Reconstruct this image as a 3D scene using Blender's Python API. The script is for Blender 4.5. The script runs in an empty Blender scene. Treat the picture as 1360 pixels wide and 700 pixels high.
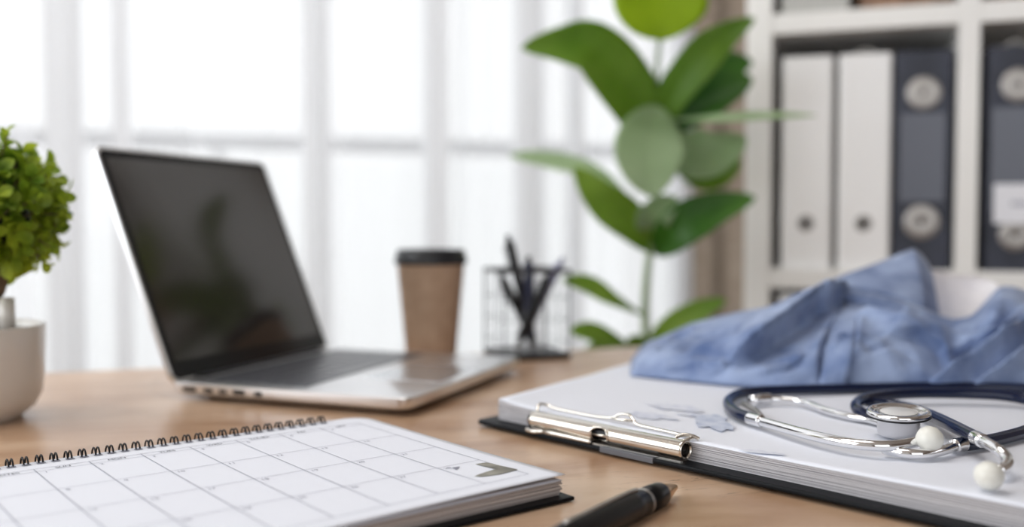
import bpy, bmesh, math, random
from mathutils import Vector, Matrix, noise
random.seed(7)
S = bpy.context.scene
COL = S.collection

# ------------------------------------------------------------------ camera, world, lights, exposure
FPX = 1303.0                     # focal length in pixels of the 1360x700 frame
DESK = 0.75
EYE = Vector((0, 0, DESK + 0.16))
PITCH = math.atan(55 / FPX)
cd = bpy.data.cameras.new('camera'); cam = bpy.data.objects.new('camera', cd); COL.objects.link(cam)
cam.location = EYE; cam.rotation_euler = (math.pi / 2 - PITCH, 0, 0)
cd.sensor_width = 36; cd.lens = 36 * FPX / 1360
cd.clip_start = 0.02; cd.clip_end = 60
cd.dof.use_dof = True; cd.dof.focus_distance = 0.61; cd.dof.aperture_fstop = 2.5
S.camera = cam
S.view_settings.view_transform = 'Standard'; S.view_settings.look = 'None'
S.view_settings.exposure = 0.0; S.view_settings.gamma = 1.0; S.view_settings.use_curve_mapping = False

w = bpy.data.worlds.new('sky'); S.world = w; w.use_nodes = True
bg = w.node_tree.nodes['Background']; bg.inputs[0].default_value = (0.965, 0.98, 1.0, 1); bg.inputs[1].default_value = 1.48

# room frame: u runs along the window wall, v towards it
A = math.atan(1 / 3)
U = Vector((math.cos(A), math.sin(A), 0)); V = Vector((-math.sin(A), math.cos(A), 0))
def R(u, v, z=0.0): return U * u + V * v + Vector((0, 0, z))

def area(name, loc, aim, sx, sy, power, col):
    l = bpy.data.lights.new(name, 'AREA'); l.shape = 'RECTANGLE'; l.size = sx; l.size_y = sy; l.energy = power; l.color = col
    o = bpy.data.objects.new(name, l); COL.objects.link(o); o.location = loc
    o.rotation_euler = (Vector(aim) - Vector(loc)).to_track_quat('-Z', 'Y').to_euler()
    return o
area('side_fill', R(-1.98, 0.75, 1.6), R(0, 0.75, 1.1), 2.0, 1.6, 31, (0.90, 0.95, 1.0))  # added fill lamp outside the unseen left opening, brightens the desk
area('rear_fill', R(-0.5, -2.05, 1.6), R(0, 0.8, 0.9), 2.0, 1.5, 8, (0.93, 0.96, 1.0))  # weak fill added behind the camera, no such source in view
area('ceiling_fill', R(-0.2, 0.9, 2.52), R(-0.2, 0.9, 0), 1.2, 0.6, 14, (1.0, 0.97, 0.93))  # overhead fill added to lift the interior, no visible fitting

# ------------------------------------------------------------------ pixel -> point helpers
def ray(px, py):
    f = Vector((0, math.cos(PITCH), -math.sin(PITCH))); up = Vector((0, math.sin(PITCH), math.cos(PITCH)))
    return f + Vector((1, 0, 0)) * ((px - 680) / FPX) + up * ((350 - py) / FPX)
def pz(px, py, h):               # point at height h above the desk
    d = ray(px, py); return EYE + d * ((DESK + h - EYE.z) / d.z)
def pd(px, py, y):               # point at distance y
    d = ray(px, py); return EYE + d * (y / d.y)
def proj(p):
    q = p - EYE
    f = Vector((0, math.cos(PITCH), -math.sin(PITCH))); up = Vector((0, math.sin(PITCH), math.cos(PITCH)))
    k = q.dot(f); return 680 + FPX * q.x / k, 350 - FPX * q.dot(up) / k

# ------------------------------------------------------------------ materials
def mat(name, col, rough=0.5, metal=0.0, spec=0.5, coat=0.0, sheen=0.0, trans=0.0, ior=None, alpha=1.0):
    m = bpy.data.materials.new(name); m.use_nodes = True
    b = m.node_tree.nodes['Principled BSDF']
    b.inputs['Base Color'].default_value = (*col, 1); b.inputs['Roughness'].default_value = rough
    b.inputs['Metallic'].default_value = metal; b.inputs['Specular IOR Level'].default_value = spec
    b.inputs['Coat Weight'].default_value = coat; b.inputs['Sheen Weight'].default_value = sheen
    b.inputs['Transmission Weight'].default_value = trans
    if ior: b.inputs['IOR'].default_value = ior
    return m
def srgb(r, g, b):
    return tuple((c / 12.92 if c <= .04045 else ((c + .055) / 1.055) ** 2.4) for c in (r / 255, g / 255, b / 255))
def add_noise(m, c1, c2, scale, detail=4, stretch=(1, 1, 1), lo=.35, hi=.65, bump=0.0, bump_scale=None, rough=None, dist=.001):
    nt = m.node_tree; n = nt.nodes; L = nt.links; b = n['Principled BSDF']
    tc = n.new('ShaderNodeTexCoord'); mp = n.new('ShaderNodeMapping'); mp.inputs['Scale'].default_value = stretch
    L.new(tc.outputs['Object'], mp.inputs[0])
    nz = n.new('ShaderNodeTexNoise'); nz.inputs['Scale'].default_value = scale; nz.inputs['Detail'].default_value = detail
    L.new(mp.outputs[0], nz.inputs['Vector'])
    cr = n.new('ShaderNodeValToRGB'); cr.color_ramp.elements[0].position = lo; cr.color_ramp.elements[1].position = hi
    cr.color_ramp.elements[0].color = (*c1, 1); cr.color_ramp.elements[1].color = (*c2, 1)
    L.new(nz.outputs[0], cr.inputs[0]); L.new(cr.outputs[0], b.inputs['Base Color'])
    if bump:
        nb = nz
        if bump_scale:
            nb = n.new('ShaderNodeTexNoise'); nb.inputs['Scale'].default_value = bump_scale; nb.inputs['Detail'].default_value = 3
            L.new(mp.outputs[0], nb.inputs['Vector'])
        bp = n.new('ShaderNodeBump'); bp.inputs['Strength'].default_value = bump; bp.inputs['Distance'].default_value = dist
        L.new(nb.outputs[0], bp.inputs['Height']); L.new(bp.outputs[0], b.inputs['Normal'])
    return m, cr, nz, mp

def wood_mat():
    m = mat('desk_wood', srgb(190, 150, 118), 0.29, spec=0.6)
    nt = m.node_tree; n = nt.nodes; L = nt.links; b = n['Principled BSDF']
    tc = n.new('ShaderNodeTexCoord'); mp = n.new('ShaderNodeMapping'); mp.inputs['Scale'].default_value = (1.6, 5, 4)
    mp.inputs['Rotation'].default_value = (0, 0, 0.0)
    L.new(tc.outputs['Object'], mp.inputs[0])
    n1 = n.new('ShaderNodeTexNoise'); n1.inputs['Scale'].default_value = 3.2; n1.inputs['Detail'].default_value = 8; n1.inputs['Distortion'].default_value = 0.8
    L.new(mp.outputs[0], n1.inputs['Vector'])
    cr = n.new('ShaderNodeValToRGB'); e = cr.color_ramp.elements
    e[0].position = .30; e[0].color = (*srgb(160, 122, 92), 1); e[1].position = .72; e[1].color = (*srgb(206, 178, 152), 1)
    x = e.new(.5); x.color = (*srgb(188, 156, 128), 1)
    L.new(n1.outputs[0], cr.inputs[0])
    # blotches
    n2 = n.new('ShaderNodeTexNoise'); n2.inputs['Scale'].default_value = 14; n2.inputs['Detail'].default_value = 5
    L.new(tc.outputs['Object'], n2.inputs['Vector'])
    c2 = n.new('ShaderNodeValToRGB'); c2.color_ramp.elements[0].position = .58; c2.color_ramp.elements[1].position = .72
    c2.color_ramp.elements[0].color = (0, 0, 0, 1); c2.color_ramp.elements[1].color = (.45, .45, .45, 1)
    L.new(n2.outputs[0], c2.inputs[0])
    mx = n.new('ShaderNodeMixRGB'); mx.inputs['Color2'].default_value = (*srgb(150, 118, 95), 1)
    L.new(c2.outputs[0], mx.inputs[0]); L.new(cr.outputs[0], mx.inputs['Color1'])
    # thin dark cracks
    mp2 = n.new('ShaderNodeMapping'); mp2.inputs['Scale'].default_value = (5, 30, 10); L.new(tc.outputs['Object'], mp2.inputs[0])
    vo = n.new('ShaderNodeTexNoise'); vo.inputs['Scale'].default_value = 1.4; vo.inputs['Detail'].default_value = 6; vo.inputs['Distortion'].default_value = 1.5
    L.new(mp2.outputs[0], vo.inputs['Vector'])
    c3 = n.new('ShaderNodeValToRGB'); ee = c3.color_ramp.elements
    ee[0].position = .492; ee[0].color = (0, 0, 0, 1); ee[1].position = .508; ee[1].color = (0, 0, 0, 1); q = ee.new(.5); q.color = (1, 1, 1, 1)
    L.new(vo.outputs[0], c3.inputs[0])
    n4 = n.new('ShaderNodeTexNoise'); n4.inputs['Scale'].default_value = 9; L.new(tc.outputs['Object'], n4.inputs['Vector'])
    c4 = n.new('ShaderNodeValToRGB'); c4.color_ramp.elements[0].position = .52; c4.color_ramp.elements[1].position = .60
    L.new(n4.outputs[0], c4.inputs[0])
    mm = n.new('ShaderNodeMath'); mm.operation = 'MULTIPLY'; L.new(c3.outputs[0], mm.inputs[0]); L.new(c4.outputs[0], mm.inputs[1])
    m5 = n.new('ShaderNodeMath'); m5.operation = 'MULTIPLY'; m5.inputs[1].default_value = .7; L.new(mm.outputs[0], m5.inputs[0])
    mx2 = n.new('ShaderNodeMixRGB'); mx2.inputs['Color2'].default_value = (*srgb(70, 48, 34), 1)
    L.new(m5.outputs[0], mx2.inputs[0]); L.new(mx.outputs[0], mx2.inputs['Color1'])
    L.new(mx2.outputs[0], b.inputs['Base Color'])
    bp = n.new('ShaderNodeBump'); bp.inputs['Strength'].default_value = .25; bp.inputs['Distance'].default_value = .0006
    n6 = n.new('ShaderNodeTexNoise'); n6.inputs['Scale'].default_value = 160; n6.inputs['Detail'].default_value = 3
    L.new(tc.outputs['Object'], n6.inputs['Vector']); L.new(n6.outputs[0], bp.inputs['Height']); L.new(bp.outputs[0], b.inputs['Normal'])
    return m

def page_edge_mat(name, c1, c2, per_m=900):
    m = mat(name, c1, .8)
    nt = m.node_tree; n = nt.nodes; L = nt.links; b = n['Principled BSDF']
    tc = n.new('ShaderNodeTexCoord'); sp = n.new('ShaderNodeSeparateXYZ'); L.new(tc.outputs['Object'], sp.inputs[0])
    nz = n.new('ShaderNodeTexNoise'); nz.inputs['Scale'].default_value = 9; L.new(tc.outputs['Object'], nz.inputs['Vector'])
    ma = n.new('ShaderNodeMath'); ma.operation = 'MULTIPLY_ADD'; ma.inputs[1].default_value = .0012
    L.new(nz.outputs[0], ma.inputs[0]); L.new(sp.outputs['Z'], ma.inputs[2])
    mu = n.new('ShaderNodeMath'); mu.operation = 'MULTIPLY'; mu.inputs[1].default_value = per_m; L.new(ma.outputs[0], mu.inputs[0])
    cx = n.new('ShaderNodeCombineXYZ'); L.new(mu.outputs[0], cx.inputs[0])
    n2 = n.new('ShaderNodeTexNoise'); n2.noise_dimensions = '1D'; n2.inputs['Detail'].default_value = 2; L.new(mu.outputs[0], n2.inputs['W']); n2.inputs['Scale'].default_value = 1.0
    cr = n.new('ShaderNodeValToRGB'); cr.color_ramp.elements[0].position = .38; cr.color_ramp.elements[1].position = .58
    cr.color_ramp.elements[0].color = (*c2, 1); cr.color_ramp.elements[1].color = (*c1, 1)
    L.new(n2.outputs[0], cr.inputs[0]); L.new(cr.outputs[0], b.inputs['Base Color'])
    return m

def sheer_mat():
    m = bpy.data.materials.new('sheer_voile'); m.use_nodes = True; nt = m.node_tree; n = nt.nodes; L = nt.links
    n.remove(n['Principled BSDF']); out = n['Material Output']
    tr = n.new('ShaderNodeBsdfTransparent'); tr.inputs[0].default_value = (.98, .98, .98, 1)
    tl = n.new('ShaderNodeBsdfTranslucent'); tl.inputs[0].default_value = (.93, .93, .94, 1)
    df = n.new('ShaderNodeBsdfDiffuse'); df.inputs[0].default_value = (.9, .9, .91, 1)
    m1 = n.new('ShaderNodeMixShader'); m1.inputs[0].default_value = .35; L.new(tl.outputs[0], m1.inputs[1]); L.new(df.outputs[0], m1.inputs[2])
    # threads seen edge-on in a pleat cover more
    lw = n.new('ShaderNodeLayerWeight'); lw.inputs[0].default_value = .35
    mr = n.new('ShaderNodeMapRange'); mr.inputs[3].default_value = .55; mr.inputs[4].default_value = .95
    L.new(lw.outputs['Facing'], mr.inputs[0])
    m2 = n.new('ShaderNodeMixShader'); L.new(mr.outputs[0], m2.inputs[0]); L.new(tr.outputs[0], m2.inputs[1]); L.new(m1.outputs[0], m2.inputs[2])
    L.new(m2.outputs[0], out.inputs[0]); return m

def leaf_mat(name, c1, c2, tl=.35, scale=20, rough=.45):
    m = mat(name, c1, rough, spec=.4); add_noise(m, c1, c2, scale, 3)
    nt = m.node_tree; n = nt.nodes; L = nt.links; b = n['Principled BSDF']; out = n['Material Output']
    cr = [x for x in n if x.type == 'VALTORGB'][0]
    t = n.new('ShaderNodeBsdfTranslucent'); L.new(cr.outputs[0], t.inputs[0])
    mx = n.new('ShaderNodeMixShader'); mx.inputs[0].default_value = tl; L.new(b.outputs[0], mx.inputs[1]); L.new(t.outputs[0], mx.inputs[2])
    L.new(mx.outputs[0], out.inputs[0]); return m

M = {}
M['wood'] = wood_mat()
M['desk_edge'] = mat('desk_edge_wood', srgb(176, 138, 106), .5)
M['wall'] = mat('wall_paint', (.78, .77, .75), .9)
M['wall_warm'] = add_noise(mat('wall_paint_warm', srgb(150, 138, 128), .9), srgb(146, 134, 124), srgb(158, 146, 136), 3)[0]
M['ceiling'] = mat('ceiling_paint', srgb(190, 180, 172), .9)
M['floor'] = add_noise(mat('floor_boards', srgb(150, 125, 100), .45), srgb(135, 110, 86), srgb(165, 138, 110), 4, 6, (1, 8, 1))[0]
M['white_frame'] = mat('window_frame_paint', (.82, .83, .86), .5)
M['sheer'] = sheer_mat()
M['taupe'] = add_noise(mat('taupe_drape_cloth', srgb(165, 150, 136), .95, sheen=.2), srgb(158, 143, 128), srgb(174, 160, 146), 60)[0]
M['shelf'] = add_noise(mat('shelf_white_laminate', srgb(240, 239, 236), .45), srgb(238, 237, 234), srgb(244, 243, 240), 5)[0]
M['binder_white'] = mat('binder_white_card', srgb(246, 246, 246), .5)
M['binder_navy'] = add_noise(mat('binder_charcoal_cover', srgb(46, 50, 62), .5), srgb(42, 46, 58), srgb(54, 58, 72), 40, bump=.2)[0]
M['pocket'] = mat('binder_label_pocket', srgb(92, 96, 108), .3)
M['steel'] = mat('brushed_steel', (.62, .60, .57), .32, 1.0)
M['dull_steel'] = mat('dull_steel', (.40, .39, .38), .42, 1.0)
M['ring_metal'] = mat('brushed_ring_metal', (.42, .40, .38), .42, .9)
M['chrome'] = mat('polished_chrome', (.86, .86, .87), .10, 1.0)
M['nickel'] = mat('nickel_plate', (.70, .66, .60), .19, 1.0)
M['black_plastic'] = mat('black_plastic', (.010, .010, .012), .35, spec=.25)
M['black'] = mat('black_vinyl', (.007, .008, .010), .40, spec=.10)
M['hole'] = mat('dark_recess', (.006, .006, .006), .8)
M['alu'] = add_noise(mat('laptop_aluminium', (.78, .78, .79), .30, 1.0), (.76, .76, .77), (.80, .80, .81), 30)[0]
M['screen'] = mat('laptop_glass', (.022, .017, .015), .12, spec=.62)
M['bezel'] = mat('laptop_bezel', (.008, .008, .010), .25, spec=.25)
M['keys'] = mat('laptop_keys', (.07, .074, .088), .30, spec=.9)
M['trackpad'] = mat('laptop_trackpad', (.60, .62, .65), .22, .8)
M['kraft'] = add_noise(mat('kraft_paper', srgb(186, 156, 130), .75), srgb(180, 150, 124), srgb(194, 164, 138), 50, 3)[0]
M['lid'] = mat('cup_lid_plastic', (.014, .015, .018), .35)
M['ceramic'] = mat('glazed_ceramic', srgb(222, 216, 208), .25, spec=.5, coat=.3)
M['soil'] = add_noise(mat('potting_soil', (.05, .03, .02), .95), (.03, .02, .012), (.10, .07, .05), 90, bump=.8)[0]
M['bark'] = add_noise(mat('bark', (.12, .07, .04), .9), (.08, .05, .03), (.20, .13, .08), 60, bump=.6)[0]
M['box_leaf'] = leaf_mat('small_leaf', srgb(84, 120, 22), srgb(196, 212, 66), .42, 22)
M['leaf_mid'] = leaf_mat('big_leaf', srgb(104, 146, 36), srgb(156, 186, 80), .5, 6)
M['leaf_dark'] = leaf_mat('big_leaf_dark', srgb(38, 92, 14), srgb(76, 128, 28), .3, 6)
M['leaf_bright'] = leaf_mat('big_leaf_bright', srgb(140, 172, 10), srgb(172, 200, 30), .5, 8)
M['leaf_pale'] = leaf_mat('big_leaf_pale', srgb(150, 176, 128), srgb(178, 198, 158), .45, 7)
M['stem'] = mat('plant_stem', srgb(140, 160, 120), .6)
M['paper'] = mat('white_paper', srgb(226, 229, 238), .75)
M['paper_edge'] = page_edge_mat('page_edges', srgb(214, 212, 214), srgb(132, 128, 132), 1500)
M['cal_edge'] = page_edge_mat('calendar_page_edges', srgb(222, 214, 210), srgb(150, 138, 134), 800)
M['ink'] = mat('grey_ink', srgb(138, 140, 154), .8)
M['ink_light'] = mat('light_grey_ink', srgb(176, 178, 190), .8)
M['ink_dark'] = mat('dark_ink', srgb(60, 62, 72), .8)
M['ink_olive'] = add_noise(mat('olive_grey_print', srgb(120, 118, 108), .7), srgb(100, 98, 90), srgb(150, 148, 138), 60)[0]
M['print_blue'] = add_noise(mat('pale_blue_print', srgb(208, 212, 226), .75), srgb(200, 205, 221), srgb(226, 229, 238), 110)[0]
M['print_blue2'] = add_noise(mat('blue_grey_print', srgb(184, 192, 210), .75), srgb(172, 182, 204), srgb(206, 212, 226), 130)[0]
M['label'] = mat('label_card', srgb(235, 236, 242), .6)
M['tube'] = mat('navy_tubing', srgb(8, 22, 52), .16, spec=.5)
M['chest'] = mat('machined_chrome', (.66, .66, .68), .13, 1.0)
M['eartip'] = mat('white_silicone', srgb(224, 223, 215), .34, spec=.45)
M['eartip'].node_tree.nodes['Principled BSDF'].inputs['Subsurface Weight'].default_value = .0
M['diaphragm'] = mat('diaphragm_disc', (.80, .80, .80), .28, .25)
def add_translucent(m, f):
    nt = m.node_tree; n = nt.nodes; L = nt.links; b = n['Principled BSDF']; out = n['Material Output']
    cr = [x for x in n if x.type == 'VALTORGB'][0]
    t = n.new('ShaderNodeBsdfTranslucent'); L.new(cr.outputs[0], t.inputs[0])
    mx = n.new('ShaderNodeMixShader'); mx.inputs[0].default_value = f; L.new(b.outputs[0], mx.inputs[1]); L.new(t.outputs[0], mx.inputs[2])
    L.new(mx.outputs[0], out.inputs[0]); return m
def denim():
    m = mat('blue_chambray', srgb(124, 148, 186), .85, spec=.2, sheen=.25)
    m, cr, nz, mp = add_noise(m, srgb(82, 102, 144), srgb(152, 168, 200), 24, 7, (1, 1, 1), .32, .68)
    n = m.node_tree.nodes; L = m.node_tree.links; b = n['Principled BSDF']
    tc = [x for x in n if x.type == 'TEX_COORD'][0]
    n2 = n.new('ShaderNodeTexNoise'); n2.inputs['Scale'].default_value = 900; n2.inputs['Detail'].default_value = 2
    L.new(tc.outputs['Object'], n2.inputs['Vector'])
    bp = n.new('ShaderNodeBump'); bp.inputs['Strength'].default_value = .35; bp.inputs['Distance'].default_value = .0004
    L.new(n2.outputs[0], bp.inputs['Height'])
    n3 = n.new('ShaderNodeTexNoise'); n3.inputs['Scale'].default_value = 45; n3.inputs['Detail'].default_value = 4
    L.new(tc.outputs['Object'], n3.inputs['Vector'])
    bp2 = n.new('ShaderNodeBump'); bp2.inputs['Strength'].default_value = .6; bp2.inputs['Distance'].default_value = .003
    L.new(n3.outputs[0], bp2.inputs['Height']); L.new(bp.outputs[0], bp2.inputs['Normal']); L.new(bp2.outputs[0], b.inputs['Normal'])
    return m
M['denim'] = denim()
M['lining'] = add_noise(mat('collar_lining', srgb(232, 230, 234), .85), srgb(224, 222, 228), srgb(242, 240, 242), 22)[0]
M['gold'] = mat('pen_gold_tip', (.80, .56, .34), .34, 1.0)
M['pen_black'] = mat('pen_black_lacquer', (.006, .006, .007), .28, spec=.3)
M['wire'] = mat('black_wire', (.02, .02, .024), .4)
M['wicker'] = add_noise(mat('brown_wicker', srgb(150, 118, 98), .8), srgb(120, 92, 76), srgb(178, 146, 122), 70, bump=.6)[0]
M['greybox'] = mat('grey_card_box', srgb(186, 186, 182), .8)
M['building'] = mat('balcony_rail_paint', srgb(172, 174, 180), .7)

# ------------------------------------------------------------------ object helpers
def tag(o, label=None, cat=None, group=None, kind=None):
    if label: o['label'] = label
    if cat: o['category'] = cat
    if group: o['group'] = group
    if kind: o['kind'] = kind
    return o
def empty(name, loc, label, cat, group=None, rz=0.0):
    o = bpy.data.objects.new(name, None); COL.objects.link(o); o.location = loc; o.rotation_euler = (0, 0, rz)
    o.empty_display_size = .02
    return tag(o, label, cat, group)
def link(name, me, parent=None, m=None, smooth=False, world=True):
    """mesh given in world coordinates (world=True) or in the parent's frame"""
    o = bpy.data.objects.new(name, me); COL.objects.link(o)
    if m: me.materials.append(m)
    if smooth:
        for p in me.polygons: p.use_smooth = True
    if parent is not None:
        o.parent = parent
        if world:
            bpy.context.view_layer.update()
            me.transform(full_matrix(parent).inverted())
    return o
def full_matrix(o):
    m = o.matrix_basis.copy()
    while o.parent: o = o.parent; m = o.matrix_basis @ m
    return m
def origin_to(o, p):
    p = Vector(p); o.data.transform(Matrix.Translation(-p)); o.location = o.location + p; return o
def mesh(verts, faces):
    me = bpy.data.meshes.new('m'); me.from_pydata([tuple(v) for v in verts], [], faces); me.update(); return me
def from_bm(bm):
    me = bpy.data.meshes.new('m'); bmesh.ops.recalc_face_normals(bm, faces=bm.faces); bm.to_mesh(me); bm.free(); return me
def bevel(o, w=.001, seg=2, angle=.6):
    b = o.modifiers.new('bevel', 'BEVEL'); b.width = w; b.segments = seg; b.limit_method = 'ANGLE'; b.angle_limit = angle; return o
def subsurf(o, n=2):
    s = o.modifiers.new('sub', 'SUBSURF'); s.levels = n; s.render_levels = n; return o
def solid(o, t, off=0):
    s = o.modifiers.new('thick', 'SOLIDIFY'); s.thickness = t; s.offset = off; return o

class Frame:
    def __init__(s, o, x, y, z=Vector((0, 0, 1))): s.o = Vector(o); s.x = Vector(x).normalized(); s.y = Vector(y).normalized(); s.z = Vector(z).normalized()
    def __call__(s, a, b, c=0.0): return s.o + s.x * a + s.y * b + s.z * c
WORLD = Frame((0, 0, 0), (1, 0, 0), (0, 1, 0))
def box_into(bm, F, a0, a1, b0, b1, c0, c1):
    v = [bm.verts.new(F(a, b, c)) for a in (a0, a1) for b in (b0, b1) for c in (c0, c1)]
    for f in ((0, 1, 3, 2), (4, 6, 7, 5), (0, 4, 5, 1), (2, 3, 7, 6), (0, 2, 6, 4), (1, 5, 7, 3)): bm.faces.new([v[i] for i in f])
def box(name, F, a0, a1, b0, b1, c0, c1, m, parent=None, bw=.0, seg=2):
    bm = bmesh.new(); box_into(bm, F, a0, a1, b0, b1, c0, c1)
    o = link(name, from_bm(bm), parent, m)
    if bw: bevel(o, bw, seg)
    return o
def prism_into(bm, pts_lo, pts_hi):
    a = [bm.verts.new(p) for p in pts_lo]; b = [bm.verts.new(p) for p in pts_hi]; n = len(a)
    bm.faces.new(a[::-1]); bm.faces.new(b)
    for i in range(n): bm.faces.new((a[i], a[(i + 1) % n], b[(i + 1) % n], b[i]))
def catmull(P, n=10):
    P = [Vector(p) for p in P]; out = []
    for i in range(len(P) - 1):
        p0 = P[max(i - 1, 0)]; p1 = P[i]; p2 = P[i + 1]; p3 = P[min(i + 2, len(P) - 1)]
        for k in range(n):
            t = k / n
            out.append(.5 * ((2 * p1) + (p2 - p0) * t + (2 * p0 - 5 * p1 + 4 * p2 - p3) * t * t + (3 * p1 - p0 - 3 * p2 + p3) * t ** 3))
    out.append(P[-1]); return out
def tube_into(bm, path, r, n=14, caps=True):
    path = [Vector(p) for p in path]; m = len(path)
    rr = r if isinstance(r, (list, tuple)) else [r] * m
    up = Vector((0, 0, 1)); rings = []; prev = None
    for i, p in enumerate(path):
        t = (path[min(i + 1, m - 1)] - path[max(i - 1, 0)]).normalized()
        if prev is None:
            x = t.cross(up)
            if x.length < 1e-3: x = t.cross(Vector((1, 0, 0)))
            x.normalize()
        else:
            x = (prev - t * prev.dot(t)).normalized()
        prev = x; y = t.cross(x)
        rings.append([bm.verts.new(p + (x * math.cos(a) + y * math.sin(a)) * rr[i]) for a in (2 * math.pi * k / n for k in range(n))])
    for i in range(m - 1):
        for k in range(n): bm.faces.new((rings[i][k], rings[i][(k + 1) % n], rings[i + 1][(k + 1) % n], rings[i + 1][k]))
    if caps: bm.faces.new(rings[0][::-1]); bm.faces.new(rings[-1])
def tube(name, path, r, m, parent=None, n=14):
    bm = bmesh.new(); tube_into(bm, path, r, n); return link(name, from_bm(bm), parent, m, True)
def lathe_into(bm, F, prof, n=48):
    """prof: list of (radius, height); closed at the ends when the radius is 0"""
    rings = []
    for r, h in prof:
        if r < 1e-6: rings.append([bm.verts.new(F(0, 0, h))])
        else: rings.append([bm.verts.new(F(r * math.cos(2 * math.pi * k / n), r * math.sin(2 * math.pi * k / n), h)) for k in range(n)])
    for a, b in zip(rings, rings[1:]):
        for k in range(n):
            k2 = (k + 1) % n
            if len(a) == 1 and len(b) == 1: continue
            if len(a) == 1: bm.faces.new((a[0], b[k], b[k2]))
            elif len(b) == 1: bm.faces.new((a[k], a[k2], b[0]))
            else: bm.faces.new((a[k], a[k2], b[k2], b[k]))
def lathe(name, F, prof, m, parent=None, n=48, smooth=True, bw=0):
    bm = bmesh.new(); lathe_into(bm, F, prof, n)
    o = link(name, from_bm(bm), parent, m, smooth)
    if bw: bevel(o, bw, 2)
    return o
def smooth_by_angle(o, ang=.7):
    o.data.polygons.foreach_set('use_smooth', [True] * len(o.data.polygons))
    bm = bmesh.new(); bm.from_mesh(o.data)
    for e in bm.edges:
        if len(e.link_faces) == 2 and e.calc_face_angle(0) > ang: e.smooth = False
    bm.to_mesh(o.data); bm.free(); return o
def text_mesh(s, size, F, m_index_mesh_list):
    c = bpy.data.curves.new('t', 'FONT'); c.body = s; c.size = size; c.align_x = 'CENTER'; c.align_y = 'CENTER'
    o = bpy.data.objects.new('t', c); me = bpy.data.meshes.new_from_object(o)
    vs = [F(v.co.x, v.co.y, v.co.z) for v in me.vertices]; fs = [tuple(p.vertices) for p in me.polygons]
    m_index_mesh_list.append((vs, fs)); bpy.data.objects.remove(o); bpy.data.curves.remove(c); bpy.data.meshes.remove(me)
def join_lists(parts):
    V_, F_ = [], []
    for vs, fs in parts:
        k = len(V_); V_ += vs; F_ += [tuple(i + k for i in f) for f in fs]
    return mesh(V_, F_)
def at(F, p): return Frame(p, F.x, F.y, F.z)

# ================================================================== THE ROOM
RU0, RU1, RV0, RV1, RH = -1.85, 2.1, -1.9, 1.993, 2.6
FR = Frame((0, 0, 0), U, V)
def struct(o): o['kind'] = 'structure'; return o
struct(box('floor', FR, RU0 - .1, RU1 + .1, RV0 - .1, RV1 + .1, -.1, 0, M['floor']))
struct(box('ceiling', FR, RU0 - .1, RU1 + .1, RV0 - .1, RV1 + .1, RH, RH + .1, M['ceiling']))
def s_of(px, v=RV1):                    # where the column px meets a line parallel to the window wall
    d = ray(px, 295); d.z = 0; k = v / d.dot(V); return d.dot(U) * k
WL, WR = -1.05, s_of(940)               # window opening in the back wall
bm = bmesh.new()
box_into(bm, FR, RU0 - .1, WL, RV1, RV1 + .1, 0, RH); box_into(bm, FR, WR, RU1 + .1, RV1, RV1 + .1, 0, RH)
box_into(bm, FR, WL, WR, RV1, RV1 + .1, 2.35, RH)
box_into(bm, FR, WL, WR, RV1, RV1 + .1, 0, .12)
struct(link('wall_back', from_bm(bm), None, M['wall']))
bm = bmesh.new()                        # left wall, unseen opening added so the side fill gets in
box_into(bm, FR, RU0 - .1, RU0, RV0, -.3, 0, RH); box_into(bm, FR, RU0 - .1, RU0, 1.8, RV1, 0, RH)
box_into(bm, FR, RU0 - .1, RU0, -.3, 1.8, 2.4, RH); box_into(bm, FR, RU0 - .1, RU0, -.3, 1.8, 0, .8)
struct(link('wall_left', from_bm(bm), None, M['wall']))
struct(box('wall_right', FR, RU1, RU1 + .1, RV0, RV1, 0, RH, M['wall_warm']))
bm = bmesh.new()  # rear wall; opening added out of view for the rear fill
box_into(bm, FR, RU0, -1.5, RV0 - .1, RV0, 0, RH); box_into(bm, FR, .5, RU1, RV0 - .1, RV0, 0, RH)
box_into(bm, FR, -1.5, .5, RV0 - .1, RV0, 2.35, RH); box_into(bm, FR, -1.5, .5, RV0 - .1, RV0, 0, .85)
struct(link('wall_rear', from_bm(bm), None, M['wall_warm']))
struct(box('baseboard_back', FR, RU0, RU1, RV1 - .015, RV1, 0, .11, M['shelf'], bw=.003))

def z_of(px, py, v=RV1):
    d = ray(px, py); return EYE.z + d.z * (v / d.dot(V))
vf = RV1 + .03
bm = bmesh.new()
fz0, fz1 = .12, 2.35
box_into(bm, FR, WL, WL + .05, vf, vf + .05, fz0, fz1); box_into(bm, FR, WR - .05, WR, vf, vf + .05, fz0, fz1)
box_into(bm, FR, WL, WR, vf, vf + .05, fz0, fz0 + .05); box_into(bm, FR, WL, WR, vf, vf + .05, fz1 - .05, fz1)
for px, wd in ((86, .062), (163, .032), (422, .050), (583, .046), (706, .052), (770, .022)):
    s = s_of(px, vf); box_into(bm, FR, s - wd / 2, s + wd / 2, vf, vf + .05, fz0 + .05, fz1 - .05)
wf = struct(link('window_1', from_bm(bm), None, M['white_frame'])); bevel(wf, .004)
gl = mat('window_glass', (1, 1, 1), 0, trans=1, ior=1.0)
nt = gl.node_tree; nt.nodes.remove(nt.nodes['Principled BSDF'])
tr_ = nt.nodes.new('ShaderNodeBsdfTransparent'); tr_.inputs[0].default_value = (.985, .99, .99, 1)
gs_ = nt.nodes.new('ShaderNodeBsdfGlossy'); gs_.inputs['Roughness'].default_value = .02
mx_ = nt.nodes.new('ShaderNodeMixShader'); mx_.inputs[0].default_value = .04
nt.links.new(tr_.outputs[0], mx_.inputs[1]); nt.links.new(gs_.outputs[0], mx_.inputs[2]); nt.links.new(mx_.outputs[0], nt.nodes['Material Output'].inputs[0])
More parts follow.
